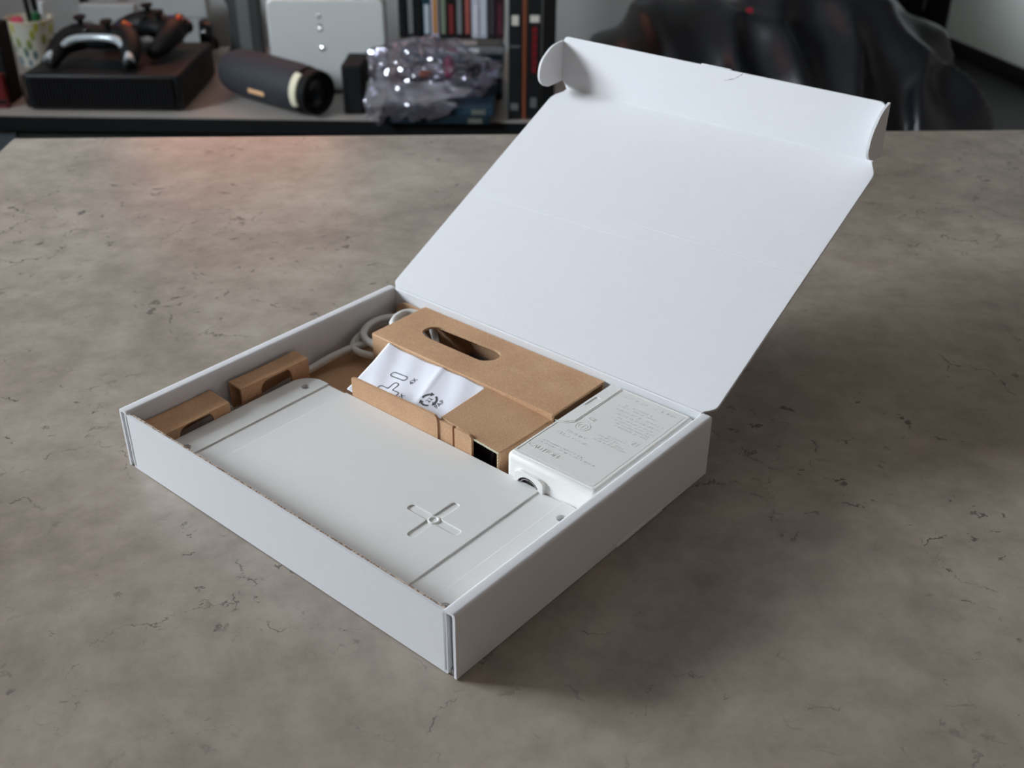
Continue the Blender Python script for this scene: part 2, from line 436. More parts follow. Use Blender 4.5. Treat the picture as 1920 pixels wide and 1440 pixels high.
def plate(outline, holes=(), z0=0.0, z1=1.0, bevel=0.0, edge=True):
    """flat outline (with holes) given a thickness along z; cut edges take material slot 1"""
    cu = bpy.data.curves.new('tmp', 'CURVE'); cu.dimensions = '2D'; cu.fill_mode = 'BOTH'
    S = 1000.0
    for ring in [outline, *holes]:
        sp = cu.splines.new('POLY'); sp.points.add(len(ring)-1); sp.use_cyclic_u = True
        for k, q in enumerate(ring): sp.points[k].co = (q[0]*S, q[1]*S, 0, 1)
    cu.extrude = max((z1-z0)/2*S - bevel*S, 1e-6)
    if bevel: cu.bevel_depth = bevel*S; cu.offset = -bevel*S; cu.bevel_resolution = 1
    o = bpy.data.objects.new('tmp', cu); C.objects.link(o)
    dg = bpy.context.evaluated_depsgraph_get(); dg.update()
    me = bpy.data.meshes.new_from_object(o.evaluated_get(dg))
    bpy.data.objects.remove(o); bpy.data.curves.remove(cu)
    me.transform(Matrix.Translation((0, 0, (z0+z1)/2)) @ Matrix.Scale(1/S, 4))
    bm = bmesh.new(); bm.from_mesh(me); bmesh.ops.remove_doubles(bm, verts=bm.verts, dist=2e-6)
    bmesh.ops.recalc_face_normals(bm, faces=bm.faces)
    for f in bm.faces: f.material_index = 1 if (edge and abs(f.normal.z) < 0.5) else 0
    bm.to_mesh(me); bm.free(); me.update()
    return me

def text_mesh(body, size, thick, xf):
    cu = bpy.data.curves.new('tmp', 'FONT'); cu.body = body; cu.size = size*1000; cu.extrude = thick*500
    cu.align_x = 'CENTER'; cu.align_y = 'CENTER'; cu.resolution_u = 3
    o = bpy.data.objects.new('tmp', cu); C.objects.link(o)
    dg = bpy.context.evaluated_depsgraph_get(); dg.update()
    me = bpy.data.meshes.new_from_object(o.evaluated_get(dg))
    bpy.data.objects.remove(o); bpy.data.curves.remove(cu)
    me.transform(xf @ Matrix.Scale(0.001, 4)); return me

def catmull(pts, n=8):
    P = [Vector(p) for p in pts]; out = []
    for i in range(len(P)-1):
        a = P[max(i-1, 0)]; b = P[i]; c = P[i+1]; d = P[min(i+2, len(P)-1)]
        for k in range(n):
            t = k/n
            out.append(0.5*((2*b) + (c-a)*t + (2*a-5*b+4*c-d)*t*t + (3*b-a-3*c+d)*t**3))
    out.append(P[-1]); return out

def frame(o, x, y, z):
    m = Matrix.Identity(4)
    for i in range(3):
        m[i][0] = x[i]; m[i][1] = y[i]; m[i][2] = z[i]; m[i][3] = o[i]
    return m
mm = lambda pts: [tuple(c*0.001 for c in p) for p in pts]

# ------------------------------------------------------------------ the room
X0, X1, Y0, Y1, ZC = WIN_X, 3.0, -3.0, 4.0, 2.5
YB = 2.30                                            # wall behind the media bench
struct('floor', MB().box((X0-.15, Y0-.1, -.08), (X1+.1, Y1+.1, 0)), 'floor')
struct('ceiling', MB().box((X0-.15, Y0-.1, ZC), (X1+.1, Y1+.1, ZC+.1)), 'ceiling')
w = MB(); ys = [Y0]
for (y0, y1, z0, z1) in sorted(WINDOWS): ys += [y0, y1]
ys.append(YB+.1)
for k in range(0, len(ys), 2): w.box((X0-.18, ys[k], 0), (X0, ys[k+1], ZC))
for (y0, y1, z0, z1) in WINDOWS:
    w.box((X0-.18, y0, 0), (X0, y1, z0)); w.box((X0-.18, y0, z1), (X0, y1, ZC))
struct('wall_left', w, 'wall')
rx0, rx1, rz0, rz1 = REAR_FILL
struct('wall_rear', MB().box((X0, Y0-.1, 0), (rx0, Y0, ZC)).box((rx1, Y0-.1, 0), (X1, Y0, ZC)).box((rx0, Y0-.1, 0), (rx1, Y0, rz0)).box((rx0, Y0-.1, rz1), (rx1, Y0, ZC)), 'warm_wall')
w2 = struct('window_2', MB().box((rx0-.03, Y0-.1, rz0-.03), (rx1+.03, Y0+.05, rz0)), 'frame')  # opening added behind the camera as a fill light
for a, b in (((rx0, rz0), (rx0+.04, rz1)), ((rx1-.04, rz0), (rx1, rz1)), ((rx0+.04, rz1-.04), (rx1-.04, rz1)), ((rx0+.04, rz0), (rx1-.04, rz0+.04))):
    obj('window_frame', MB().box((a[0], Y0-.08, a[1]), (b[0], Y0-.03, b[1])), 'frame', w2)
obj('fill_tint_sheet', MB().box((rx0, Y0-.02, rz0), (rx1, Y0-.018, rz1)), 'fill_tint', w2)  # tinted sheet added to warm the fill light
struct('wall_right', MB().box((X1, Y0, 0), (X1+.1, Y1, ZC)), 'warm_wall')
struct('wall_back', MB().box((X0, YB, 0), (0.80, YB+.1, ZC)), 'wall')
struct('wall_hall', MB().box((0.70, Y1, 0), (X1, Y1+.1, ZC)), 'hall_wall')
hy0, hy1, hz0, hz1 = HALL_FILL
struct('wall_hall_left', MB().box((0.70, YB+.1, 0), (0.80, hy0, ZC)).box((0.70, hy1, 0), (0.80, Y1, ZC)).box((0.70, hy0, 0), (0.80, hy1, hz0)).box((0.70, hy0, hz1), (0.80, hy1, ZC)), 'wall')
w3 = struct('window_3', MB().box((0.70, hy0-.03, hz0-.03), (0.84, hy1+.03, hz0)), 'frame')  # opening added out of view to light the hall door
for a, b in (((hy0, hz0), (hy0+.04, hz1)), ((hy1-.04, hz0), (hy1, hz1)), ((hy0+.04, hz1-.04), (hy1-.04, hz1)), ((hy0+.04, hz0), (hy1-.04, hz0+.04))):
    obj('window_frame', MB().box((0.73, a[0], a[1]), (0.77, b[0], b[1])), 'frame', w3)
struct('trim_1', MB().box((0.80, Y1-.025, 0), (X1, Y1, .09)), 'dark_trim')
for i, (y0, y1, z0, z1) in enumerate(WINDOWS):
    win = struct(f'window_{i+1 if i == 0 else 4}', MB().box((X0-.20, y0-.02, z0-.03), (X0+.04, y1+.02, z0)), 'frame', bevel=.004)
    f = MB()
    for a, b in (((y0, z0), (y0+.05, z1)), ((y1-.05, z0), (y1, z1)), ((y0, z0), (y1, z0+.05)), ((y0, z1-.05), (y1, z1)), (((y0+y1)/2-.03, z0), ((y0+y1)/2+.03, z1))):
        f.box((X0-.15, a[0], a[1]), (X0-.10, b[0], b[1]))
    obj('window_frame', f, 'frame', win)
    obj('window_sill', MB().box((X0-.10, y0-.03, z0-.005), (X0+.08, y1+.03, z0+.012)), 'frame', win, bevel=.003)
    obj('window_handle', MB().box((X0-.10, (y0+y1)/2-.012, (z0+z1)/2-.06), (X0-.08, (y0+y1)/2+.012, (z0+z1)/2+.06)), 'silver', win, bevel=.004)
# black curtain in the hall and a white door standing ajar
cu = MB(); n = 60; pts = []
for k in range(n+1):
    x = 0.82 + (1.70-0.82)*k/n; pts.append((x, Y1-.10 + .025*math.sin(k*1.35)))
for k in range(n):
    (xa, ya), (xb, yb) = pts[k], pts[k+1]
    cu.add([(xa, ya, .01), (xb, yb, .01), (xb, yb, 2.2), (xa, ya, 2.2)], [(0, 1, 2, 3)])
cob = obj('curtain', cu, 'curtain', smooth=80)
so = cob.modifiers.new('thick', 'SOLIDIFY'); so.thickness = .006
tag(cob, 'black floor-length curtain in the dark passage behind the bean bag', 'curtain')
da = math.atan2(3.308-3.75, 1.86-1.768)
dr = struct('door_1', MB().box((0, -.02, .012), (.86, .02, 2.03)), 'door', bevel=.003)
dr.location = (1.768, 3.755, 0); dr.rotation_euler = (0, 0, da)
obj('door_handle', MB().tube([(.79, -.02, 1.02), (.79, -.06, 1.02)], .009).tube([(.79, -.06, 1.02), (.68, -.06, 1.02)], .008), 'silver', dr)
obj('bottom_shade_strip', MB().box((0, -.028, .010), (.86, -.020, .055)), 'dark_trim', dr)  # dark strip standing in for the shadow line under the door
struct('trim_2', MB().box((1.748, Y1-.25, 0), (1.764, Y1-.03, 2.1)), 'dark_trim')

# ------------------------------------------------------------------ table
TZ = 0.74
tb = thing('table', 'table with a grey concrete-look top carrying the open white box', 'table', (-.355, -.30, 0))
obj('table_top', MB().box((0, 0, TZ-.03), (1.50, .895, TZ)), ['table'], tb, bevel=.0015)
for (x, y) in ((.06, .06), (1.38, .06), (.06, .77), (1.38, .77)):
    obj('leg', MB().box((x, y, 0), (x+.06, y+.06, TZ-.0305)), 'steel_leg', tb, bevel=.003)
for y in (.075, .80): obj('apron', MB().box((.12, y, TZ-.10), (1.38, y+.02, TZ-.031)), 'steel_leg', tb)

# ------------------------------------------------------------------ the mailing box (its own frame: x = depth, y = to the left, mm)
BOXROT = R(47.2488)
BL = (0, 0, TZ)
LW, LD, LH = 200.0, 163.6, 30.15
box = thing('cardboard_box', 'open white cardboard mailing box with its lid raised, on the grey table', 'box', BL, BOXROT)
T = 1.4
obj('base_panel', MB().box((.001, .0012, .0003), (.1625, .1988, .0016)), 'board', box)
# rolled double side walls: an arch profile left open at the ends
def rolled(y0, flip):
    W_, t, rr = 5.6, 1.15, 2.6
    outer, inner = [], []
    for k in range(25):
        a = math.pi - math.pi*k/24
        pw = lambda c: math.copysign(abs(c)**.45, c)
        outer.append((W_/2 + W_/2*pw(math.cos(a)), LH - rr + rr*pw(math.sin(a))))
        inner.append((W_/2 + (W_/2-t)*pw(math.cos(a)), LH - rr + (rr-t)*pw(math.sin(a))))
    prof = [(0, .3)] + outer + [(W_, 1.7)] + [(W_-t, 1.7)] + inner[::-1] + [(t, .3)]
    if flip: prof = [(y0 - y, z) for y, z in prof][::-1]
    else: prof = [(y0 + y, z) for y, z in prof]
    b = MB(); b.endmat = True
    b.sweep([(y*.001, z*.001) for y, z in prof], 0.0, .1632)
    return b
for y0, fl in ((0.0, False), (LW, True)):
    s = obj('side_wall', rolled(y0, fl), ['board', 'board_flute'], box, smooth=50)
    a, b_ = (1.5, 4.1) if not fl else (LW-4.1, LW-1.5)
    obj('dust_flap', MB().box((.0022, a*.001, .0022), (.160, b_*.001, .0268)), 'board', s, bevel=.0006)
front = plate(round_poly(mm([(4.0, .4), (196.2, .4), (196.4, 28.9), (186.5, 28.6), (160, 28.9), (4.0, 28.9)]), [.0003, .0003, .0004, .002, .004, .0004]), z0=0, z1=.00135)
obj('front_panel', front, ['board', 'board_edge'], box, xf=frame((.00135, 0, 0), (0, 1, 0), (0, 0, 1), (1, 0, 0)) @ Matrix.Translation((0, 0, -.00135)))
obj('inner_front_panel', MB().box((.0015, .0062, .0018), (.0024, .1938, .0286)), 'board_edge', box)
obj('back_panel', plate(mm([(4.6, .4), (195.6, .4), (195.2, 29.6), (4.9, 29.6)]), z0=0, z1=.0013), ['board', 'board_edge'], box,
    xf=frame((.1622, 0, 0), (0, 1, 0), (0, 0, 1), (1, 0, 0)))
obj('bottom_tab', MB().box((.095, -.0006, .0002), (.128, .0009, .0020)), 'board', box, bevel=.0004)
# lid
TH = R(28.4); cth, sth = math.cos(TH), math.sin(TH)
LM = frame((.1632, 0, .0300), (0, 1, 0), (cth, 0, sth), (sth, 0, -cth))
ll = 159.8
lo = round_poly(mm([(5.2, -.4), (194.6, -.4), (196.0, 1.2), (198.3, 3.2), (198.2, 152.5), (192.8, 157.6), (192.6, ll), (5.4, ll), (4.0, 157.4), (.6, 152.5), (.4, 4.5), (3.6, 1.8), (4.6, 1.2)]),
                [0, 0, .001, .005, .007, .003, 0, 0, .003, .006, .005, .001, 0])
lid = obj('lid', plate(lo, z0=0, z1=.0014, bevel=.00025), ['board', 'board_edge'], box, xf=LM)
def ridge(y0, v0, y1, v1, r=.00042):
    return MB().tube([(y0*.001, v0*.001, r*.55), (y1*.001, v1*.001, r*.55)], r, n=8)
for a in ((193.5, 72.2, 90, 74.6), (104.3, 84.2, 1.5, 85.2)):
    obj('score_line', ridge(*a), 'board', lid, xf=LM)
obj('fold', ridge(192.3, ll, 5.6, ll, .0007), 'board', lid, xf=LM)
obj('fold', ridge(194.3, -.2, 5.2, -.2, .0008), 'board', lid, xf=LM)
cx, cz = .1632 + ll*.001*cth, .0300 + ll*.001*sth
FM = frame((cx, 0, cz), (0, 1, 0), (.02, 0, 1), (1, 0, -.02))
fo = round_poly(mm([(5.0, 0), (193.0, 0), (194.6, 3.0), (196.3, 4.0), (196.3, 26.8), (194.4, 28.9), (5.6, 28.9), (3.2, 26.6), (2.8, 4.2), (4.4, 2.6)]), [0, 0, .001, .0005, .0012, .0015, .0015, .0012, .0005, .001])
flap = obj('tuck_flap', plate(fo, z0=0, z1=.0014, bevel=.0003), ['board', 'board_edge'], lid, xf=FM)
def ear(pts, y, yaw, hx):
    me = plate(round_poly(mm(pts), [0.0003] + [.006]*(len(pts)-2) + [.0003]), z0=0, z1=.00135)
    me.transform(frame((0, y, 0), (1, 0, 0), (0, 0, 1), (0, -1, 0)))
    me.transform(Matrix.Translation((hx, y, 0)) @ Matrix.Rotation(R(yaw), 4, 'Z') @ Matrix.Translation((-hx, -y, 0)))
    return me
obj('ear', ear([(304.6, 132.6), (294.5, 131.5), (284.0, 124.0), (283.0, 113.8), (289.5, 108.9), (304.6, 110.0)], .1976, 0, .3046), ['board', 'board_flute'], lid)
obj('ear', ear([(304.8, 135.4), (297.0, 132.5), (289.6, 123.5), (288.2, 114.5), (292.5, 110.0), (304.8, 108.6)], .0034, 0, .3046), ['board', 'board_flute'], lid)
sl = MB()
for p0, p1 in (((80.6, 28.6), (84.9, 25.4)), ((84.9, 25.4), (90.8, 23.4))):
    d = (Vector(p1)-Vector(p0)).normalized()*.12; q = Vector((-d.y, d.x))
    sl.add(mm([(p0[0]-q.x, p0[1]-q.y, -.04), (p1[0]-q.x, p1[1]-q.y, -.04), (p1[0]+q.x, p1[1]+q.y, -.04), (p0[0]+q.x, p0[1]+q.y, -.04)]), [(0, 1, 2, 3)])
obj('slit', sl, 'board_flute', lid, xf=FM, smooth=0)
obj('locking_tab', MB().box((.088, .0285, .0008), (.106, .0294, .0016)), 'board', lid, xf=FM, bevel=.0003)

# ------------------------------------------------------------------ kraft insert
ins = thing('kraft_insert', 'brown kraft cardboard insert folded inside the white box', 'insert', BL, BOXROT)
F0, F1 = 5.0, 6.3
K = 1.3
def kbox(a, b): return MB().box(tuple(c*.001 for c in a), tuple(c*.001 for c in b))
obj('floor_sheet', kbox((3.4, 6.2, F0), (161.0, 193.8, F1)), 'kraft', ins)
obj('side_skirt', kbox((3.4, 6.2, 1.7), (4.6, 193.8, F0)).box(*(tuple(c*.001 for c in q) for q in ((158.5, 6.2, 1.7), (159.7, 193.8, F0)))), 'kraft', ins)
# big hollow block with the hand slot
BX0, BX1, BY0, BY1, BZ = 123.6, 161.3, 56.3, 171.2, 27.0
hole = round_poly(mm([(139.0, 150.5), (141.6, 154.3), (147.0, 154.3), (150.4, 149.5), (151.2, 113.0), (148.8, 107.8), (143.2, 107.2), (138.4, 111.8), (138.2, 116), (138.2, 146)]), .0022)
top = plate(mm([(BX0, BY0), (BX1, BY0), (BX1, BY1), (BX0, BY1)]), [hole], z0=(BZ-K)*.001, z1=BZ*.001)
blk = obj('block_top', top, ['kraft', 'kraft_edge'], ins, bevel=.0005)
obj('block_front', kbox((BX0-.2, BY0, F1), (BX0+K-.2, BY1, BZ-.3)), 'kraft', ins, bevel=.0005)
obj('block_back', kbox((BX1-K, BY0, F1), (BX1, BY1, BZ-K)), 'kraft', ins)
bf = plate(round_poly(mm([(170, F1), (192.6, F1), (192.2, 18.5), (190.8, 22.5), (186, 25.0), (170, 24.4)]), [0, 0, .002, .003, .003, 0]), z0=0, z1=.0012)
obj('corner_flap', bf, ['kraft', 'kraft_edge'], ins, xf=frame((.1600, 0, 0), (0, 1, 0), (0, 0, 1), (1, 0, 0)))
# lower sloping block, open at the front
zA, zB_, zC, zD = 26.9, 23.9, 24.0, 26.0       # front-left, front-right, back-right, back-left
fx = 89.0
P = [(fx, 57.6), (BX0-.3, 57.0), (BX0-.3, 95.2), (fx+1.2, 92.4)]
ztop = [zB_, zC, zD, zA]
obj('low_block_top', MB().hexa(mm([(P[k][0], P[k][1], ztop[k]-K) for k in range(4)] + [(P[k][0], P[k][1], ztop[k]) for k in range(4)])), ['kraft'], ins, bevel=.0004)
obj('low_block_side', MB().hexa(mm([(fx, 57.6, F1), (BX0-.3, 57.0, F1), (BX0-.3, 58.3, F1), (fx, 58.9, F1), (fx, 57.6, zB_-.2), (BX0-.3, 57.0, zC-.2), (BX0-.3, 58.3, zC-.2), (fx, 58.9, zB_-.2)])), ['kraft'], ins)
XF = lambda x: frame((x*.001, 0, 0), (0, 1, 0), (0, 0, 1), (1, 0, 0))
# corrugated cut edges of the open end
def flute(p0, p1, n, amp, nx):
    b = MB(); p0 = Vector(p0)*.001; p1 = Vector(p1)*.001
    pts = []
    for k in range(n*4+1):
        u = k/(n*4); q = p0.lerp(p1, u) + Vector(nx)*(.001*amp*math.sin(2*math.pi*k/4)); pts.append(q)
    return b.tube(pts, .00013, n=5)
obj('open_edge', flute((fx-.1, 72.5, 24.75), (fx-.1, 58.2, 23.6), 9, .38, (0, 0, 1)).add(mm([(fx-.06, 72.6, 25.2), (fx-.06, 57.9, 24.1), (fx-.06, 57.9, 23.0), (fx-.06, 72.6, 24.1)]), [(0, 1, 2, 3)], 1), ['paper_kraft' if 'paper_kraft' in M else 'cream', 'kraft_edge'], ins)
obj('open_edge', flute((fx-.1, 58.2, 23.4), (fx-.1, 58.2, 14), 6, .38, (0, 1, 0)), 'cream', ins)
obj('low_block_tab', plate(round_poly(mm([(72.4, F1), (82.4, F1), (82.4, 26.3), (80.5, 26.5), (73.4, 26.4), (72.4, 24.8)]), [0, 0, .0004, .0006, .002, .0008]), z0=0, z1=.0013), ['kraft', 'kraft_edge'], ins, xf=XF(fx-1.0))
obj('low_block_front', plate(mm([(84.0, F1), (93.2, F1), (93.2, 26.3), (84.0, 26.2)]), z0=0, z1=.0013), ['kraft', 'kraft_edge'], ins, xf=XF(fx-.5))
obj('pocket_front', plate(round_poly(mm([(92.4, F1), (147.2, F1), (147.4, 26.2), (146.6, 26.9), (94.2, 28.2), (92.8, 27.4), (92.4, 25.2)]), [0, 0, .0005, .0005, .0006, .001, 0]), z0=0, z1=.0013), ['kraft', 'kraft_edge'], ins, xf=XF(fx-1.2))
obj('light_stop', kbox((BX0+K, 62.0, F1), (BX1-K, 63.2, BZ-K)), 'kraft', ins)  # unseen panel added to keep light out of the hollow block
# two hollow side blocks with finger holes
def side_block(x0, x1, yf0, yf1, yb, zf0, zf1, zb, cut):
    yf = lambda x: yf0 + (yf1-yf0)*(x-x0)/(x1-x0)
    h = (x1-x0)
    me = plate(round_poly(mm([(x0, F1), (cut[0], F1), (cut[0]-.6, cut[2]-3), (cut[0]+2.2, cut[2]), (cut[1]-1, cut[2]), (cut[1]+.6, cut[2]-3), (cut[1], F1), (x1, F1), (x1, zf1), (x0, zf0)]), [0, 0, .0025, .003, .003, .0025, 0, 0, .0005, .0005]), z0=0, z1=.0012)
    me.transform(frame((0, 0, 0), (1, 0, 0), (0, 0, 1), (0, -1, 0)))
    for v in me.vertices: v.co.y += yf(v.co.x*1000)*.001
    b_ = obj('side_block', me, ['kraft', 'kraft_edge'], ins)
    n = 8; vt = []
    m_ = MB()
    for k in range(n+1):
        u = k/n; x = x0 + h*u; sag = -.35*math.sin(math.pi*u)
        zf = zf0 + (zf1-zf0)*u
        vt.append([(x, yf(x), zf+sag*.3), (x, yb, zb+sag), (x, yb, zb+sag-1.2), (x, yf(x), zf+sag*.3-1.2)])
    for k in range(n):
        a, c = vt[k], vt[k+1]
        m_.add(mm(a + c), [(0, 4, 5, 1), (1, 5, 6, 2), (2, 6, 7, 3), (3, 7, 4, 0)])
    m_.add(mm(vt[0]), [(0, 1, 2, 3)], 1); m_.add(mm(vt[-1]), [(3, 2, 1, 0)], 1)
    obj('side_block_top', m_, ['kraft', 'kraft_edge'], b_, smooth=30)
    obj('side_block_back', kbox((x0, yb-1.2, F1), (x1, yb, zb-1.2)), 'kraft', b_)
side_block(51.2, 90.6, 183.4, 182.6, 191.6, 23.3, 23.0, 23.6, (62.6, 79.6, 22.2))
side_block(6.8, 42.0, 180.3, 180.3, 193.6, 21.4, 21.9, 22.6, (15.0, 32.4, 21.0))

# ------------------------------------------------------------------ charging pad
pad = thing('charging_pad', 'flat white plastic charging pad with an embossed cross, lying in the box', 'charger', BL, BOXROT)
px0, px1, py0, py1, pz0, pz1 = 3.0, 87.6, 6.9, 178.8, F1 + .05, 17.0
pc = (py0 + py1)/2
obj('body', plate(rrect(px0*.001, py0*.001, px1*.001, py1*.001, .011), [circle(x*.001, y*.001, .0017) for x in (11.3, 78.6) for y in (15.8, 170.0)], z0=pz0*.001, z1=(pz1-.55)*.001, bevel=.0006, edge=False), 'pad', pad)
for s_ in (1, -1):
    if s_ > 0: ol = rrect(px0*.001, (pc+70.9)*.001, px1*.001, py1*.001, [.011, .011, 0, 0])
    else: ol = rrect(px0*.001, py0*.001, px1*.001, (pc-70.9)*.001, [0, 0, .011, .011])
    hy = 170.0 if s_ > 0 else 15.8
    e = obj('end_panel', plate(ol, [circle(x*.001, hy*.001, .0021) for x in (11.3, 78.6)], z0=(pz1-.6)*.001, z1=pz1*.001, bevel=.00022, edge=False), 'pad', pad)
    for x in (11.3, 78.6):
        obj('screw', MB().lathe([(.0012, 0), (.0016, .0003), (.0016, .0010), (.0012, .0013), (.0004, .0010)], 16, Matrix.Translation((x*.001, hy*.001, (pz1-4.6)*.001))), 'metal', e)
ccx, ccy, al, aw = 45.0, 53.6, 13.6, 1.85
plus = round_poly(mm([(ccx+aw, ccy+aw), (ccx+aw, ccy+al), (ccx-aw, ccy+al), (ccx-aw, ccy+aw), (ccx-al, ccy+aw), (ccx-al, ccy-aw), (ccx-aw, ccy-aw), (ccx-aw, ccy-al), (ccx+aw, ccy-al), (ccx+aw, ccy-aw), (ccx+al, ccy-aw), (ccx+al, ccy+aw)]),
                  [.0012, .0018, .0018, .0012, .0018, .0018, .0012, .0018, .0018, .0012, .0018, .0018])
cp = obj('centre_panel', plate(rrect(px0*.001, (pc-58.9)*.001, px1*.001, (pc+58.7)*.001, 0), [plus], z0=(pz1-.6)*.001, z1=pz1*.001, bevel=.00026, edge=False), 'pad', pad)
obj('ring', MB().lathe([(.0026, 0), (.0025, .00035), (.0022, .00055), (.0018, .00055), (.0015, .00035), (.0014, 0)], 32, Matrix.Translation((ccx*.001, ccy*.001, (pz1-.56)*.001)), caps=False), 'pad', cp)
cab = catmull(mm([(20, 191.0, 9), (60, 192.2, 9), (92, 190.6, 9.8), (112, 188.6, 12.2), (126, 185.0, 14), (134, 178, 15.5), (140, 168, 16), (146, 158, 15), (150, 146, 14)]), 8)
obj('cable', MB().tube(cab, .0019, n=14), 'cable', pad, smooth=80)
cab2 = catmull(mm([(146, 150, 11), (136, 160, 11), (126.5, 172, 12.2), (122.6, 180.5, 13.0), (124.6, 187.0, 13.6), (131, 191.2, 14.2), (140, 192.0, 14.8), (148, 190.5, 15.8), (153, 184, 17), (152, 172, 18), (146, 162, 17.5), (143.5, 150, 16.5), (146, 138, 14)]), 8)
obj('cable', MB().tube(cab2, .0019, n=14), 'cable', pad, smooth=80)
cab3 = catmull(mm([(133, 160, 15), (128.0, 172, 17.2), (127.5, 180.0, 18.2), (131.5, 186.4, 18.6), (139, 190.0, 19), (147, 189.4, 19.4), (152.8, 184, 20), (154, 176, 20.6), (150, 166, 20), (147, 156, 18)]), 8)
obj('cable', MB().tube(cab3, .0019, n=14), 'cable', pad, smooth=80)
cab4 = catmull(mm([(139, 168, 22), (142.0, 175.6, 23.2), (148.7, 178.6, 24.0), (154.6, 177.6, 24.2), (157.6, 172, 23.6), (157, 164, 22), (152, 156, 20), (145, 148.0, 19), (138, 141, 15)]), 8)
obj('cable', MB().tube(cab4, .0019, n=14), 'cable', pad, smooth=80)

# ------------------------------------------------------------------ power adapter
ad = thing('power_adapter', 'white plastic power adapter with embossed markings beside the kraft insert', 'adapter', BL, BOXROT)
ax0, ax1, ay0, ay1, az = 87.9, 161.0, 7.0, 52.6, 28.0
obj('body', kbox((ax0, ay0, F1+.05), (ax1, ay1, az-.3)), 'adapter', ad, bevel=.0022, seg=4)
# raised marking field inside a frame line, and the latch strip along the upper left
fld = round_poly(mm([(92.0, 10.4), (158.8, 10.4), (158.8, 44.0), (124.5, 44.0), (121.2, 46.2), (119.2, 49.9), (92.0, 49.9)]), [.0005, .0005, .0005, .003, .002, .0005, .0005])
out_ = round_poly(mm([(90.2, 8.9), (160.0, 8.9), (160.0, 51.2), (90.2, 51.2)]), .0012)
ringp = round_poly(mm([(91.7, 10.1), (159.1, 10.1), (159.1, 44.3), (124.6, 44.3), (121.0, 46.6), (119.0, 50.2), (91.7, 50.2)]), [.0005, .0005, .0005, .003, .002, .0005, .0005])
slot = mm([(138.2, 47.6), (146.6, 47.6), (146.6, 50.0), (138.2, 50.0)])
obj('top_rim', plate(out_, [ringp, slot], z0=(az-.4)*.001, z1=(az+.02)*.001, bevel=.00012, edge=False), 'adapter', ad)
obj('marking_field', plate(fld, [], z0=(az-.4)*.001, z1=(az-.06)*.001, bevel=.0001, edge=False), 'adapter_matt', ad)
obj('latch_slot', kbox((138.4, 47.8, az-.35), (146.4, 49.8, az-.28)), 'adapter_matt', ad)
obj('latch_line', MB().tube(mm([(119.6, 52.0, az-.02), (121.6, 48.0, az+.02), (124.5, 45.2, az+.02), (160.0, 45.2, az+.02)]), .00022, n=6), 'adapter', ad)
TX = lambda x, y: frame((x*.001, y*.001, (az-.03)*.001), (0, -1, 0), (1, 0, 0), (0, 0, 1))
em = obj('embossed_word', text_mesh('CAUTION:', .0036, .00018, TX(98.4, 41.2)), 'adapter_matt', ad, smooth=0)
obj('embossed_emblem', MB().lathe([(.0034, 0), (.0034, .0001), (.0031, .0001), (.0031, 0)], 32, Matrix.Translation((.1232, .0398, (az-.06)*.001)), caps=False)
    .lathe([(.0022, 0), (.0022, .0001), (.0019, .0001), (.0019, 0)], 32, Matrix.Translation((.1232, .0398, (az-.06)*.001)), caps=False)
    .box((.1205, .0396, (az-.06)*.001), (.1259, .0400, (az+.03)*.001)), 'adapter_matt', ad)
obj('embossed_word', text_mesh('CE', .0036, .00018, TX(130.4, 40.2)), 'adapter_matt', ad, smooth=0)
obj('embossed_number', text_mesh('21', .0042, .00018, TX(126.7, 15.0)), 'adapter_matt', ad, smooth=0)
b = MB(); rnd = random.Random(3)
for (x, ya, yb, h) in ((102.4, 47.5, 18, .8), (104.2, 47, 26, .8), (112.5, 46, 30, 1.5), (116, 46, 33, 1.5), (118.5, 31, 14, .9), (120.3, 30, 17, .9), (122.2, 31, 20, .9), (124, 28, 19, .9), (132.5, 30, 13, .9), (134.5, 31, 14, .9), (136.5, 33, 13, .9), (138.6, 33, 15, .9), (141, 36, 13, 1.2), (144, 37, 13, 1.2), (147, 38, 18, .9), (149, 36, 22, .9), (154.6, 42, 13, 1.5)):
    y = ya
    while y > yb:
        wd = h*rnd.uniform(.45, .8)
        if rnd.random() < .85:
            k = rnd.random()
            if k < .35: b.box(*(tuple(c*.001 for c in q) for q in ((x, y-wd, az-.08), (x+h, y-wd+.18, az+.02))))
            if k > .25: b.box(*(tuple(c*.001 for c in q) for q in ((x+h*.8, y-wd, az-.08), (x+h, y, az+.02))))
            if k > .5: b.box(*(tuple(c*.001 for c in q) for q in ((x, y-.18, az-.08), (x+h, y, az+.02))))
            if k < .6: b.box(*(tuple(c*.001 for c in q) for q in ((x, y-wd, az-.08), (x+h*.2, y, az+.02))))
        y -= wd + .35
eb = obj('embossed_lines', b, 'adapter_matt', ad, smooth=0); eb['kind'] = 'stuff'
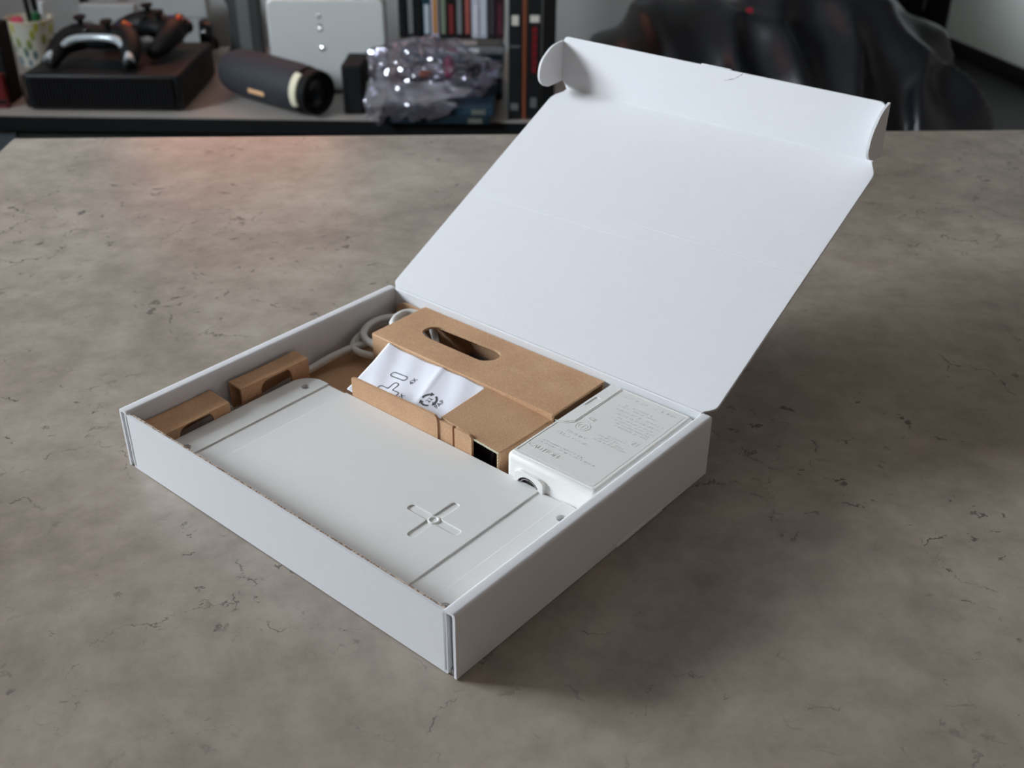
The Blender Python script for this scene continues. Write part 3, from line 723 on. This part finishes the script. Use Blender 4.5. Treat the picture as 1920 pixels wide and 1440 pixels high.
# round socket in its raised collar on the near face
XA = lambda x: frame((x*.001, 0, 0), (0, 1, 0), (0, 0, 1), (1, 0, 0))
col_ = obj('socket_collar', plate(round_poly(mm([(31.6, 8), (46.9, 8), (46.9, 21.3), (44.6, 23.0), (33.8, 22.6), (31.6, 21.2)]), [0, 0, .001, .0016, .0016, .001]), [circle(.0396, .0146, .0062, 28)], z0=-.0016, z1=.0008, bevel=.0002, edge=False), 'adapter', ad, xf=XA(ax0-.2))
obj('socket', MB().lathe([(.0061, -.0001), (.0061, -.0004), (.0052, -.0006), (.0052, .0002)], 28, frame((.0878, .0396, .0146), (0, 1, 0), (0, 0, 1), (1, 0, 0))), 'jack', col_)
obj('socket_pin', MB().lathe([(.0049, 0), (.0052, 0), (.0052, .0010), (.0049, .0010)], 28, frame((.0866, .0396, .0146), (0, 1, 0), (0, 0, 1), (1, 0, 0)), caps=False).tube(mm([(87.4, 41.6, 16.4), (86.4, 41.6, 16.4)]), .0005).tube(mm([(87.4, 37.8, 16.4), (86.4, 37.8, 16.4)]), .0005), 'metal', col_)

# ------------------------------------------------------------------ folded paper leaflet in the pocket
leaf = thing('instruction_leaflet', 'folded white paper leaflet with printed icons tucked in the insert pocket', 'leaflet', BL, BOXROT)
def pz(x, y):        # mm -> surface height
    z = 17.0 + (x-90)*.258
    z += .35*math.sin((y-94)*.11 + x*.05) + .22*math.sin(y*.37 - x*.21) + .5*(noise.noise((x*.09, y*.06, 3.1)))
    c = abs((y-118) - (x-105)*.25); z += .45*math.exp(-c*c/3.0)
    return z
nx, ny = 40, 64; me_v = []; me_f = []
for i in range(nx+1):
    x = 90.0 + (123.0-90.0)*i/nx
    yl = 153.8 + (x-90)*.145; yr = 94.5 + (x-90)*.03
    for j in range(ny+1):
        y = yr + (yl-yr)*j/ny; me_v.append((x*.001, y*.001, pz(x, y)*.001))
for i in range(nx):
    for j in range(ny):
        a = i*(ny+1)+j; me_f.append((a, a+ny+1, a+ny+2, a+1))
b = MB().add(me_v, me_f); lo_ = obj('sheet', b, 'paper', leaf, smooth=60)
sd = lo_.modifiers.new('thick', 'SOLIDIFY'); sd.thickness = .0001; sd.offset = 0
def ink(me, cx_, cy_, rot=0, lift=.16):
    """printed shape: local x = reading direction (up the sheet), local y = left; laid on the sheet"""
    if isinstance(me, MB): me = me.mesh('ink')
    me.transform(Matrix.Translation((cx_*.001, cy_*.001, 0)) @ Matrix.Rotation(R(rot), 4, 'Z'))
    for v in me.vertices:
        v.co.z = (pz(v.co.x*1000, v.co.y*1000) + lift)*.001
    return me
def ringshape(outer, inner):
    n = len(outer); return MB().add([(*q, 0) for q in outer] + [(*q, 0) for q in inner], [(k, (k+1) % n, (k+1) % n + n, k+n) for k in range(n)])
def strip(pts, w):
    b = MB(); P_ = [Vector(q) for q in pts]; L_, R_ = [], []
    for k in range(len(P_)):
        d = (P_[min(k+1, len(P_)-1)]-P_[max(k-1, 0)]).normalized(); q = Vector((-d.y, d.x))*w/2
        L_.append((*(P_[k]+q), 0)); R_.append((*(P_[k]-q), 0))
    n = len(P_); return b.add(L_+R_, [(k, k+1, k+1+n, k+n) for k in range(n-1)])
flatI = lambda body, size: text_mesh(body, size, 0, Matrix.Identity(4))
def put(name, me, cx_, cy_, rot=0): obj(name, ink(me, cx_, cy_, rot), 'ink', leaf, smooth=0)
put('slot_icon', ringshape(rrect(-.00165, -.0052, .00165, .0052, .0016), rrect(-.00110, -.0047, .00110, .0047, .00105)), 108.8, 137.6)
put('printed_count', flatI('4X', .0036), 109.4, 128.6)
cr = 1.25; ci = [(cr, cr), (cr, 6), (-cr, 6), (-cr, cr), (-6, cr), (-6, -cr), (-cr, -cr), (-cr, -6), (cr, -6), (cr, -cr), (6, -cr), (6, cr)]
co = [(x + (.5 if x > 0 else -.5), y + (.5 if y > 0 else -.5)) for x, y in ci]
rad_o = [.0006, .0016, .0016]*4
put('cross_icon', ringshape(round_poly(mm(co), rad_o, 4), round_poly(mm(ci), [.0006, .0011, .0011]*4, 4)), 98.6, 134.8)
put('printed_count', flatI('1X', .0036), 98.2, 125.9)
for k in range(3):
    a0 = 100 - 120*k
    arc = [(.0036*math.cos(R(a0-q)), .0036*math.sin(R(a0-q))) for q in range(0, 71, 10)]
    put('recycling_arrow', strip(arc, .00095), 103.6, 112.9)
    t = R(a0-70); d = Vector((math.sin(t), -math.cos(t))); p0 = Vector((.0036*math.cos(t), .0036*math.sin(t))); q = Vector((-d.y, d.x))
    put('recycling_arrow', MB().add([(*(p0+q*.0013), 0), (*(p0-q*.0013), 0), (*(p0+d*.0019), 0)], [(0, 1, 2)]), 103.6, 112.9)
put('recycling_number', flatI('22', .0032), 103.6, 112.7)
put('recycling_word', flatI('PAP', .0032), 104.2, 106.9)
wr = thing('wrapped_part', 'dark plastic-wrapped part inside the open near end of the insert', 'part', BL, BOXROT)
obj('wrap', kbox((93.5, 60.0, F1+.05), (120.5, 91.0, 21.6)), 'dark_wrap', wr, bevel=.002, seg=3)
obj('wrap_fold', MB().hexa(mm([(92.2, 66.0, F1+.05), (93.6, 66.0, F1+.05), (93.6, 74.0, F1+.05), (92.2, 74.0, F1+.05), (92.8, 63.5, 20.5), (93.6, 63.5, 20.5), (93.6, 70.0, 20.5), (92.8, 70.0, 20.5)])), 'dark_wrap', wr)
wr = thing('slot_dark_filler', 'dark filler block added to darken the inside under the hand slot', 'part', BL, BOXROT)  # dark block added so the hand slot looks deeply shaded
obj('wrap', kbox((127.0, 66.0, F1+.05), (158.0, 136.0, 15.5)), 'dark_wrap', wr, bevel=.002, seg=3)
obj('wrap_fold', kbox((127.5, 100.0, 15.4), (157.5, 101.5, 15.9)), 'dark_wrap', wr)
inner = thing('paper_slip', 'small white paper slip seen through the hand slot of the insert', 'paper', BL, BOXROT)
b = MB(); n = 8
for i in range(n+1):
    for j in range(n+1):
        x = 127 + 15*i/n; y = 129 + 20*j/n
        b.v.append(Vector((x, y, 21.5 - (x-127)*.25 + .5*math.sin(y*.3) - max(0, y-142)*.5))*.001)
b.f = [(i*(n+1)+j, (i+1)*(n+1)+j, (i+1)*(n+1)+j+1, i*(n+1)+j+1) for i in range(n) for j in range(n)]; b.m = [0]*len(b.f)
so_ = obj('sheet', b, 'paper', inner); so_.modifiers.new('t', 'SOLIDIFY').thickness = .0002

# ------------------------------------------------------------------ media bench along the back wall
ZB = 0.414
BR = R(-4.0)
bench = thing('media_bench', 'low black media bench with a grey top along the back wall', 'bench', (-.35, 1.681, 0), BR)
obj('bench_top', MB().box((-1.0, 0, ZB-.002), (.545, .50, ZB)), 'bench_top', bench)
obj('apron', MB().box((-1.0, .0, ZB-.029), (.545, .021, ZB-.0021)), 'black', bench, bevel=.001)
for x in (-.98, -.20, .51): obj('side_panel', MB().box((x, .021, .02), (x+.02, .49, ZB-.0125)), 'matt_black', bench)
obj('lower_shelf', MB().box((-.98, .021, .10), (.53, .49, .118)), 'matt_black', bench)
obj('back_board', MB().box((-1.0, .492, .02), (.545, .499, ZB-.0125)), 'grey_panel', bench)
for (xa, xb, c) in ((-.975, -.47, (74, 82, 88)), (-.465, .50, (46, 50, 48))):
    d_ = obj('drawer', MB().box((xa, .012, .13), (xb, .020, ZB-.031)), flat('drawer_%d' % c[0], *c), bench, bevel=.001)
    obj('drawer_knob', MB().lathe([(.004, 0), (.004, .008), (.010, .012), (.008, .016)], 16, frame(((xa+xb)/2, .012, .26), (1, 0, 0), (0, 0, 1), (0, -1, 0))), 'silver', d_)
# console
con = thing('media_console', 'flat black console with ribbed front lying on the bench', 'console', (-.648, 1.726, ZB), R(-3.4))
obj('body', MB().box((-.141, .004, .002), (.141, .245, .067)), 'black', con, bevel=.006, seg=3)
fb = MB()
for k in range(46): fb.box((-.128 + k*.0056, -.001, .010), (-.1253 + k*.0056, .006, .062))
obj('grille', fb, 'matt_black', con, smooth=0)['kind'] = 'stuff'
for s_ in (-1, 1): obj('corner_trim', MB().tube([(s_*.141, .004, .006), (s_*.1425, .003, .035), (s_*.141, .004, .066)], .0022, n=8), 'gloss_black', con)
for (x, y) in ((-.12, .03), (.12, .03), (-.12, .22), (.12, .22)): obj('foot', MB().lathe([(.008, 0), (.009, .002), (.009, .005)], 16, Matrix.Translation((x, y, 0))), 'matt_black', con)

def controller(loc, rotz, tilt, label, trim):
    t = thing('game_controller', label, 'controller', loc, rotz, 'controllers on the black console')
    b = MB()
    b.ball((0, .012, .030), (.060, .030, .022), 24)
    for s_ in (-1, 1):
        path = [(s_*.040, .012, .030), (s_*.056, -.006, .029), (s_*.066, -.030, .024), (s_*.070, -.052, .017), (s_*.069, -.064, .013)]
        path = catmull(path, 4); b.tube(path, [.026 - .013*k/(len(path)-1) for k in range(len(path))], 14)
        b.ball((s_*.069, -.065, .013), .013, 14); b.ball((s_*.040, .014, .030), (.028, .030, .023), 16)
    o = obj('shell', b, 'black', t, smooth=0)
    rm = o.modifiers.new('remesh', 'REMESH'); rm.mode = 'VOXEL'; rm.voxel_size = .0035; rm.use_smooth_shade = True
    sm = o.modifiers.new('smooth', 'SMOOTH'); sm.iterations = 6; sm.factor = .6
    if trim:
        arc = catmull([(-.074, -.070, .017), (-.066, -.046, .026), (-.045, -.022, .035), (-.02, -.014, .038), (.02, -.014, .038), (.045, -.022, .035), (.066, -.046, .026), (.074, -.070, .017)], 6)
        obj('silver_trim', MB().tube(arc, [.006 + .004*abs(2*k/(len(arc)-1)-1) for k in range(len(arc))], 12), 'silver', t, smooth=80)
    for (x, y) in ((-.036, .020), (.020, .000)):
        st = obj('thumbstick', MB().lathe([(.006, 0), (.006, .012), (.011, .014), (.0115, .018), (.007, .0165)], 20, Matrix.Translation((x, y, .047))), 'matt_black', t)
    for (x, y, c) in ((.042, .010, 'bt_green'), (.052, .020, 'bt_red'), (.032, .020, 'bt_blue'), (.042, .030, 'bt_amber')):
        col3 = {'bt_green': (60, 120, 60), 'bt_red': (205, 60, 35), 'bt_blue': (50, 60, 150), 'bt_amber': (225, 110, 30)}[c]
        flat(c, *col3); obj('button', MB().lathe([(.0048, 0), (.0048, .005), (.003, .0068)], 14, Matrix.Translation((x, y, .046))), c, t)
    obj('direction_pad', MB().box((-.026, -.004, .046), (-.008, .002, .052)).box((-.020, -.010, .046), (-.014, .008, .052)), 'gloss_black', t, bevel=.001)
    for s_ in (-1, 1):
        obj('trigger', MB().ball((s_*.044, .040, .028), (.016, .012, .014), 14), 'gloss_black', t)
        obj('bumper', MB().tube([(s_*.022, .040, .044), (s_*.040, .038, .045), (s_*.056, .030, .041)], .0055, 10), 'silver' if (trim and s_ < 0) else 'gloss_black', t)
    t.rotation_euler = (tilt, 0, rotz)
    return t
controller((-.667, 1.830, ZB+.0765), R(-4), R(8), 'front game controller with a silver grip edge on the black console', True)
controller((-.585, 1.915, ZB+.076), R(-38), R(6), 'all-black game controller behind the silver-edged one on the console', False)

# bluetooth speaker
spk = thing('portable_speaker', 'navy cylindrical portable speaker with a cream end ring on the bench', 'speaker', (-.35, 1.765, ZB), 0)
p1 = Vector((-.262, 1.690, 0)) - Vector((-.35, 1.765, 0)); p0 = Vector((-.437, 1.845, 0)) - Vector((-.35, 1.765, 0))
ax = (p1-p0).normalized(); Ln = (p1-p0).length
SM = Matrix.Translation(p0 + Vector((0, 0, .0445))) @ frame((0, 0, 0), (0, 0, 1), ax.cross(Vector((0, 0, 1))), ax)
prof = [(.028, 0), (.036, .006), (.041, .022), (.0435, .05), (.044, Ln*.5), (.0435, Ln-.05), (.042, Ln-.024), (.041, Ln-.018)]
obj('body', MB().lathe(prof, 40, SM), 'speaker', spk, smooth=60)
ra = MB(); na = 14
for r_, z_ in ((.0422, Ln-.022), (.0434, Ln-.014), (.0424, Ln-.006), (.0395, Ln-.005), (.0400, Ln-.020)):
    for k in range(na+1):
        a = R(32 + 86*k/na); ra.v.append(SM @ Vector((r_*math.cos(a), r_*math.sin(a), z_)))
for i in range(5):
    for k in range(na): ra.f.append((i*(na+1)+k, i*(na+1)+k+1, ((i+1) % 5)*(na+1)+k+1, ((i+1) % 5)*(na+1)+k)); ra.m.append(0)
obj('end_ring', ra, 'cream', spk, smooth=60)
obj('end_rim', MB().lathe([(.0385, Ln-.012), (.0400, Ln-.002), (.0385, Ln+.010), (.034, Ln+.012), (.030, Ln+.004), (.004, Ln+.002)], 40, SM), 'matt_black', spk, smooth=50)
obj('passive_radiator', MB().lathe([(.024, Ln+.002), (.024, Ln+.006), (.015, Ln+.008), (.004, Ln+.006)], 32, SM), 'gloss_black', spk)
side = Vector((-ax.y, ax.x, 0)); side = side if side.y < 0 else -side
bm4 = Matrix.Translation(p0 + ax*(Ln*.52) + Vector((0, 0, .0445)) + (side*math.cos(R(16)) - Vector((0, 0, 1))*math.sin(R(16)))*.0436)
bm4 = bm4 @ frame((0, 0, 0), ax, Vector((0, 0, 1)), ax.cross(Vector((0, 0, 1))))
obj('badge', MB().box((-.022, -.004, -.002), (.022, .004, .002), M4=bm4), 'copper', spk, bevel=.001)

# white console standing upright, with chrome letters down its face
wc = thing('white_console', 'white upright glossy slab with rounded corners behind the speaker', 'console', (-.250, 1.862, ZB), R(-3))
sh = plate(rrect(-.1095, .0, .1095, .172, .012), z0=0, z1=.044, bevel=.004, edge=False)
obj('shell', sh, 'white_shell', wc, xf=frame((0, .022, 0), (1, 0, 0), (0, 0, 1), (0, -1, 0)) )
for k, (dx, z, s_) in enumerate(((0, .142, .0034), (.001, .128, .0030), (.001, .118, .0034), (.003, .083, .0042))):
    obj('chrome_letter', MB().lathe([(s_, 0), (s_*1.25, .0008), (s_*.8, .0018), (s_*.55, .0006)], 14, frame((-.012+dx, -.0215, z), (1, 0, 0), (0, 0, 1), (0, -1, 0)), caps=False), 'light_mark', wc)
obj('stand', MB().box((-.06, -.028, -.0), (.06, .028, .006)), 'grey_panel', wc, bevel=.002)
gp = thing('dark_grey_case', 'dark grey upright case standing between the console and the white slab', 'case', (-.424, 1.975, ZB), R(-3))
obj('shell', plate(rrect(-.031, 0, .031, .21, .006), z0=0, z1=.03, bevel=.003, edge=False), 'grey_panel', gp, xf=frame((0, .015, 0), (1, 0, 0), (0, 0, 1), (0, -1, 0)))
obj('front_strip', MB().box((-.012, -.0165, .02), (.012, -.0148, .19)), flat('mid_grey', 92, 98, 96), gp, bevel=.0006)
bk = thing('black_dock', 'small black box between the speaker and the plastic bag', 'box', (-.196, 1.70, ZB), R(-4))
obj('shell', MB().box((-.019, 0, 0), (.019, .09, .088)), 'matt_black', bk, bevel=.004, seg=3)
obj('front_edge', MB().box((-.017, -.002, .004), (-.0145, .002, .07)), 'grey_panel', bk, bevel=.0006)

# DVD cases: a flat stack with thirteen standing on it
STACK = [((20, 22, 26), 'black'), ((52, 58, 66), 'slate'), ((26, 30, 44), 'navy'), ((210, 212, 210), 'white'), ((30, 34, 40), 'black'), ((28, 46, 60), 'dark teal'), ((120, 122, 124), 'grey'), ((84, 78, 74), 'brown')]
z = ZB
order = ['lowest', 'second lowest', 'third lowest', 'fourth lowest', 'fourth from top', 'third from top', 'second from top', 'topmost']
for k, (c, nm) in enumerate(STACK):
    dx = random.uniform(-.003, .003)
    t = thing('disc_case', f'{nm} disc case lying flat, {order[k]} in the stack below the upright cases', 'disc case', (-.018+dx, 1.79 + random.uniform(-.003, .003), z), R(random.uniform(-4, -2)), 'disc cases in the flat stack')
    obj('cover', MB().box((-.095, 0, 0), (.095, .135, .0138)), flat(f'case_{k}', *c), t, bevel=.0012)
    obj('spine_label', MB().box((-.06, -.0006, .003), (.05, .0006, .0108)), flat(f'case_label_{k}', *[min(255, int(q*1.6+20)) for q in c]), t)
    z += .0140
ZT = z + .001
UP = [((10, 12, 14), (16, 18, 20), 'plain black'), ((18, 20, 22), (110, 112, 112), 'black with faint grey lettering'), ((10, 12, 14), (14, 16, 18), 'solid black'), ((24, 56, 62), (170, 182, 186), 'teal and white'), ((176, 176, 196), (170, 120, 60), 'lavender with tan foot'), ((26, 32, 30), (112, 122, 104), 'dark green-grey'),
      ((16, 14, 16), (112, 42, 42), 'black with red lettering'), ((14, 16, 18), (112, 116, 116), 'black with grey block'), ((24, 16, 18), (150, 80, 72), 'black with salmon lettering'), ((176, 180, 190), (196, 198, 206), 'pale grey left-hand'), ((170, 174, 184), (188, 192, 200), 'pale grey right-hand'), ((34, 32, 36), (62, 56, 58), 'charcoal'), ((48, 24, 32), (84, 40, 50), 'dark maroon')]
for k, (c, c2, nm) in enumerate(UP):
    x = -.1065 + k*.0148
    t = thing('upright_disc_case', f'{nm} disc case standing upright in the row on the stack', 'disc case', (x, 1.795 - .0007*k, ZT), R(-3), 'upright disc cases on the stack')
    obj('cover', MB().box((-.0070, 0, 0), (.0070, .135, .190)), flat(f'up_{k}', *c), t, bevel=.0012)
    obj('spine_print', MB().box((-.0042, -.0006, .008), (.0042, .0006, .060 + .01*(k % 3))), flat(f'up_print_{k}', *c2), t)
# two blue cases at the front carrying the plastic bag
for k, (c, nm, dx) in enumerate((((18, 36, 46), 'lower', 0), ((34, 58, 74), 'upper', .006))):
    t = thing('blue_disc_case', f'{nm} dark blue disc case under the clear plastic bag', 'disc case', (-.050+dx, 1.642 + .004*k, ZB + .0141*k), R(-4), 'blue disc cases')
    obj('cover', MB().box((-.098, 0, 0), (.098, .130, .0138)), flat(f'blue_{k}', *c), t, bevel=.0012)
    obj('spine_label', MB().box((.06, -.0006, .002), (.085, .0006, .011)), flat('blue_lbl', 96, 100, 92), t)
# tall boxes at the bench end
xs = .0815
for k, (wd, c, c2, lab) in enumerate(((.024, (22, 26, 28), (120, 124, 122), 'tall black game box next to the flat stack, pale marks on its spine'), (.0085, (116, 64, 43), (116, 64, 43), 'thin copper-brown box between the tall black boxes'), (.026, (20, 22, 24), (130, 24, 30), 'tall black box with red vertical lettering at the bench end'), (.024, (12, 12, 13), (16, 16, 17), 'plain black tall box at the right end of the bench'))):
    t = thing('tall_box', lab, 'box', (xs + wd/2, 1.662, ZB), R(-4), 'tall boxes at the bench end')
    obj('cover', MB().box((-wd/2+.0004, 0, 0), (wd/2-.0004, .12, .30)), flat(f'tall_{k}', *c), t, bevel=.0012)
    if k == 0:
        obj('spine_mark', MB().box((-.006, -.0006, .165), (.006, .0006, .182)), flat('pale_mark', 200, 196, 186), t, bevel=.0004)
        obj('spine_mark', MB().box((-.008, -.0006, .018), (.006, .0006, .030)), flat('grey_mark', 96, 98, 98), t)
        obj('spine_mark', MB().box((-.009, -.0006, .128), (.009, .0006, .131)), flat('grey_mark', 96, 98, 98), t)
    if k == 2:
        for j in range(6): obj('red_letter', MB().box((-.004, -.0006, .084 + j*.0135), (.004, .0006, .095 + j*.0135)), flat('red_letter', 112, 20, 27), t)
        obj('spine_mark', MB().box((-.006, -.0006, .022), (.005, .0006, .040)), flat('grey_mark', 96, 98, 98), t)
        obj('spine_mark', MB().box((-.008, -.0006, .170), (.008, .0006, .182)), flat('pale_mark', 200, 196, 186), t)
    xs += wd
# crumpled clear plastic bag with things inside
bag = thing('plastic_bag', 'crumpled clear plastic bag with small bright things inside on the blue cases', 'bag', (-.052, 1.722, ZB+.0285), R(-4))
bm = bmesh.new(); bmesh.ops.create_icosphere(bm, subdivisions=5, radius=1)
for v in bm.verts:
    d = v.co.normalized()
    k = noise.fractal(d*1.9 + Vector((3.1, .4, 7.7)), .8, 2.1, 4)
    f = abs(noise.noise(d*3.2 + Vector((9.1, 2.4, .7))))
    r = 1 + .26*k - .30*f
    v.co = Vector((d.x*r*.122, d.y*r*.045, max(-.045, d.z*r*.062)))
    if d.z > .2: v.co.z *= (1.05 - .35*abs(d.x+.25))
for v in bm.verts: v.co.z += .046
me = bpy.data.meshes.new('film'); bm.to_mesh(me); bm.free()
obj('film', me, 'film', bag, smooth=28)
bg_ = MB().tube(catmull([(-.10, -.03, .02), (-.115, -.048, .0), (-.105, -.055, -.022)], 5), [.012, .011, .010, .009, .008, .008, .007, .006, .006, .006, .005], 10)
obj('twisted_corner', bg_, 'film', bag, smooth=60)
dv = MB(); nx_, nz_ = 30, 14
for i in range(nx_+1):
    for j in range(nz_+1):
        zz = -.024 + .062*j/nz_ + (1-j/nz_)*(.010*math.sin(i*.9) + .016*i/nx_); x = -.112 + (.125 + .03*math.sin(j*.8) + .05*j/nz_)*i/nx_
        dv.v.append(Vector((x, -.084 + .004*math.sin(x*70 + zz*40) + .005*noise.noise(Vector((x*40, zz*40, 2.0))) + max(0, zz-.005)*.9, zz)))
dv.f = [(i*(nz_+1)+j, (i+1)*(nz_+1)+j, (i+1)*(nz_+1)+j+1, i*(nz_+1)+j+1) for i in range(nx_) for j in range(nz_)]; dv.m = [0]*len(dv.f)
obj('front_drape', dv, 'film', bag, smooth=40)
for nm, lab, c, (x, y, z_), rr in (('pink_toy', 'bright pink lump inside the clear plastic bag', (215, 50, 120), (.030, -.006, .052), (.011, .010, .020)), ('orange_piece', 'small orange piece inside the clear plastic bag', (190, 95, 40), (-.012, -.010, .040), (.013, .009, .007)), ('dark_piece', 'dark rounded piece inside the clear plastic bag', (26, 30, 32), (.072, -.004, .052), (.016, .010, .020))):
    wpt = Matrix.Translation(bag.location) @ Matrix.Rotation(R(-4), 4, 'Z') @ Vector((x, y, z_))
    b = MB().ball((0, 0, 0), rr, 20)
    for v in b.v: v *= 1 + .18*noise.noise(v*60)
    o = obj(nm, b, flat(nm, *c), None, smooth=60); o.location = wpt; tag(o, lab, 'trinket')
# pot with pens behind the console
cup = thing('paper_cup', 'white paper cup with yellow and green leaf print behind the console', 'cup', (-.876, 2.06, ZB+.0), 0)
obj('wall', MB().lathe([(.030, 0), (.033, .004), (.046, .090), (.0475, .0925), (.0455, .0925), (.0315, .006), (.028, .005)], 40), 'cup', cup, smooth=50)
obj('rim', MB().lathe([(.0462, .0895), (.0482, .0915), (.0478, .094), (.0452, .094), (.0446, .0915)], 40, caps=False), 'cream', cup)
for nm, lab, c, a, b_, r in (('pink_eraser', 'pink block poking out of the leaf-print cup', (205, 80, 105), (-.014, -.012, .02), (-.018, -.018, .092), .014), ('green_marker', 'green marker in the leaf-print cup', (30, 96, 60), (.010, .0, .02), (.018, -.006, .10), .009), ('black_pen', 'black pen standing tall in the leaf-print cup', (14, 16, 18), (.0, .012, .01), (-.006, .014, .17), .005), ('glue_stick', 'white-capped stick in the leaf-print cup', (200, 205, 205), (.02, .008, .02), (.030, .004, .118), .008)):
    t = thing(nm, lab, 'stationery', (-.876, 2.06, ZB+.006))
    obj('barrel', MB().tube([a, tuple(Vector(a).lerp(Vector(b_), .8))], r, 16), flat(nm, *c), t)
    obj('tip', MB().tube([tuple(Vector(a).lerp(Vector(b_), .8)), tuple(Vector(a).lerp(Vector(b_), .96)), b_], [r*.95, r*.9, r*.6], 16), flat(nm, *c), t)
# black box at the far left with a red one in front
lb = thing('black_carton', 'black carton at the left end of the bench beside the console', 'carton', (-.895, 1.785, ZB), R(-4))
obj('body', MB().box((-.06, 0, 0), (.063, .05, .142)), 'matt_black', lb, bevel=.002); obj('lid_line', MB().box((-.06, -.001, .10), (.063, 0, .102)), 'grey_panel', lb)
rb = thing('red_case', 'dark red flat case leaning at the left end of the bench', 'case', (-.885, 1.755, ZB), R(-4))
obj('cover', MB().box((-.06, 0, 0), (.055, .014, .062)), flat('dark_red', 92, 18, 20), rb, bevel=.001); obj('band', MB().box((-.06, -.0008, .008), (.055, 0, .016)), 'matt_black', rb)
# headphones, white boxes and cables behind
hp = thing('headphones', 'black headphones lying behind the console', 'headphones', (-.552, 2.05, ZB), R(10))
for s_ in (-1, 1):
    obj('ear_cup', MB().lathe([(.020, -.014), (.030, -.012), (.034, 0), (.030, .012), (.018, .014)], 24, frame((s_*.03+ .0, 0, .058), (0, 1, 0), (0, 0, 1), (1, 0, 0))), 'gloss_black', hp)
obj('head_band', MB().tube(catmull([(-.034, 0, .06), (-.045, .03, .03), (-.03, .09, .012), (.03, .09, .012), (.045, .03, .03), (.034, 0, .06)], 6), .007, 10), 'matt_black', hp)
for k, (x, y, wd, h, d, lab) in enumerate(((-.735, 2.12, .115, .105, .03, 'wide pale box behind the game controllers, left of the headphones'), (-.60, 2.16, .125, .125, .03, 'larger pale box against the wall behind the headphones'))):
    t = thing('pale_box', lab, 'box', (x, y, ZB), R(-2), 'pale boxes at the back of the bench')
    obj('body', MB().box((-wd/2, 0, 0), (wd/2, d, h)), flat('pale_box', 168, 172, 170, .5), t, bevel=.004, seg=3)
    obj('seam', MB().box((-wd/2-.0004, -.0006, h*.55), (wd/2+.0004, .0, h*.57)), flat('pale_seam', 110, 112, 110), t)
for k, (pts, lab) in enumerate((([(-.905, 2.19, .78), (-.900, 2.18, .62), (-.895, 2.16, .50), (-.86, 2.17, .423)], 'black cable hanging down the wall behind the paper cup'), ([(-.84, 2.2, .80), (-.82, 2.2, .60), (-.80, 2.20, .47), (-.815, 2.18, .424)], 'thick black cable slanting behind the pale box'), ([(-.56, 2.2, .75), (-.50, 2.14, .56), (-.465, 2.10, .47), (-.49, 2.06, .421)], 'black cable bending down beside the headphones'))):
    t = obj('cable', MB().tube(catmull(pts, 8), .006 if k != 1 else .009, 10), 'matt_black', None, smooth=80); tag(t, lab, 'cable')
# television above the bench (out of view, mirrored in the table top)
tv = thing('wall_screen', 'small flat screen with a warm picture on the wall above the bench', 'screen', (-.53, 2.298, .84))
obj('casing', MB().box((-.25, -.045, 0), (.25, -.010, .40)), 'gloss_black', tv, bevel=.004)
obj('screen', MB().box((-.238, -.0462, .014), (.238, -.0455, .386)), 'screen', tv)
obj('wall_bracket', MB().box((-.10, -.010, .15), (.10, 0, .30)), 'steel_leg', tv)

# ------------------------------------------------------------------ bean bag
bb = thing('bean_bag', 'slumped black faux-leather bean bag beside the media bench', 'bean bag', (.64, 1.95, 0), 0)
b = MB()
for c, r in (((-.01, 0, .27), (.345, .31, .27)), ((-.17, .02, .385), (.20, .22, .165)), ((.02, .05, .385), (.22, .22, .175)), ((.14, .02, .36), (.20, .22, .20)), ((.255, -.10, .33), (.115, .16, .12)), ((.22, -.14, .20), (.14, .14, .17)), ((-.22, -.05, .25), (.17, .2, .25))):
    b.ball(c, r, 32)
shell = b.mesh('shell')
o = obj('shell', shell, 'leather', bb, smooth=0)
rm = o.modifiers.new('remesh', 'REMESH'); rm.mode = 'VOXEL'; rm.voxel_size = .011; rm.use_smooth_shade = True
sm = o.modifiers.new('smooth', 'SMOOTH'); sm.iterations = 8; sm.factor = .6
dg = bpy.context.evaluated_depsgraph_get(); dg.update()
me = bpy.data.meshes.new_from_object(o.evaluated_get(dg)); o.modifiers.clear(); o.data = me
def fold(p_):
    q = Vector((p_.x*1.0 + .35*p_.z, p_.y*.6, p_.z*.22))
    a = noise.noise(q*9.0 + Vector((1.7, 0, 0))); c = noise.noise(Vector((p_.x*6, p_.y*6, p_.z*5)))
    return .060*(1-abs(a))**2.4 + .016*c - .022
nn = [v.normal.copy() for v in me.vertices]
for v, n_ in zip(me.vertices, nn):
    if v.co.z > .02: v.co += n_*fold(v.co)
    v.co.z = max(.0, v.co.z)
for p_ in me.polygons: p_.use_smooth = True
sm = o.modifiers.new('smooth', 'SMOOTH'); sm.iterations = 5; sm.factor = .5
obj('tag', MB().box((.325, -.275, .17), (.352, -.270, .21)), 'red_tag', bb)
obj('tag', MB().box((-.092, -.06, .545), (-.080, -.055, .556)), 'red_tag', bb)
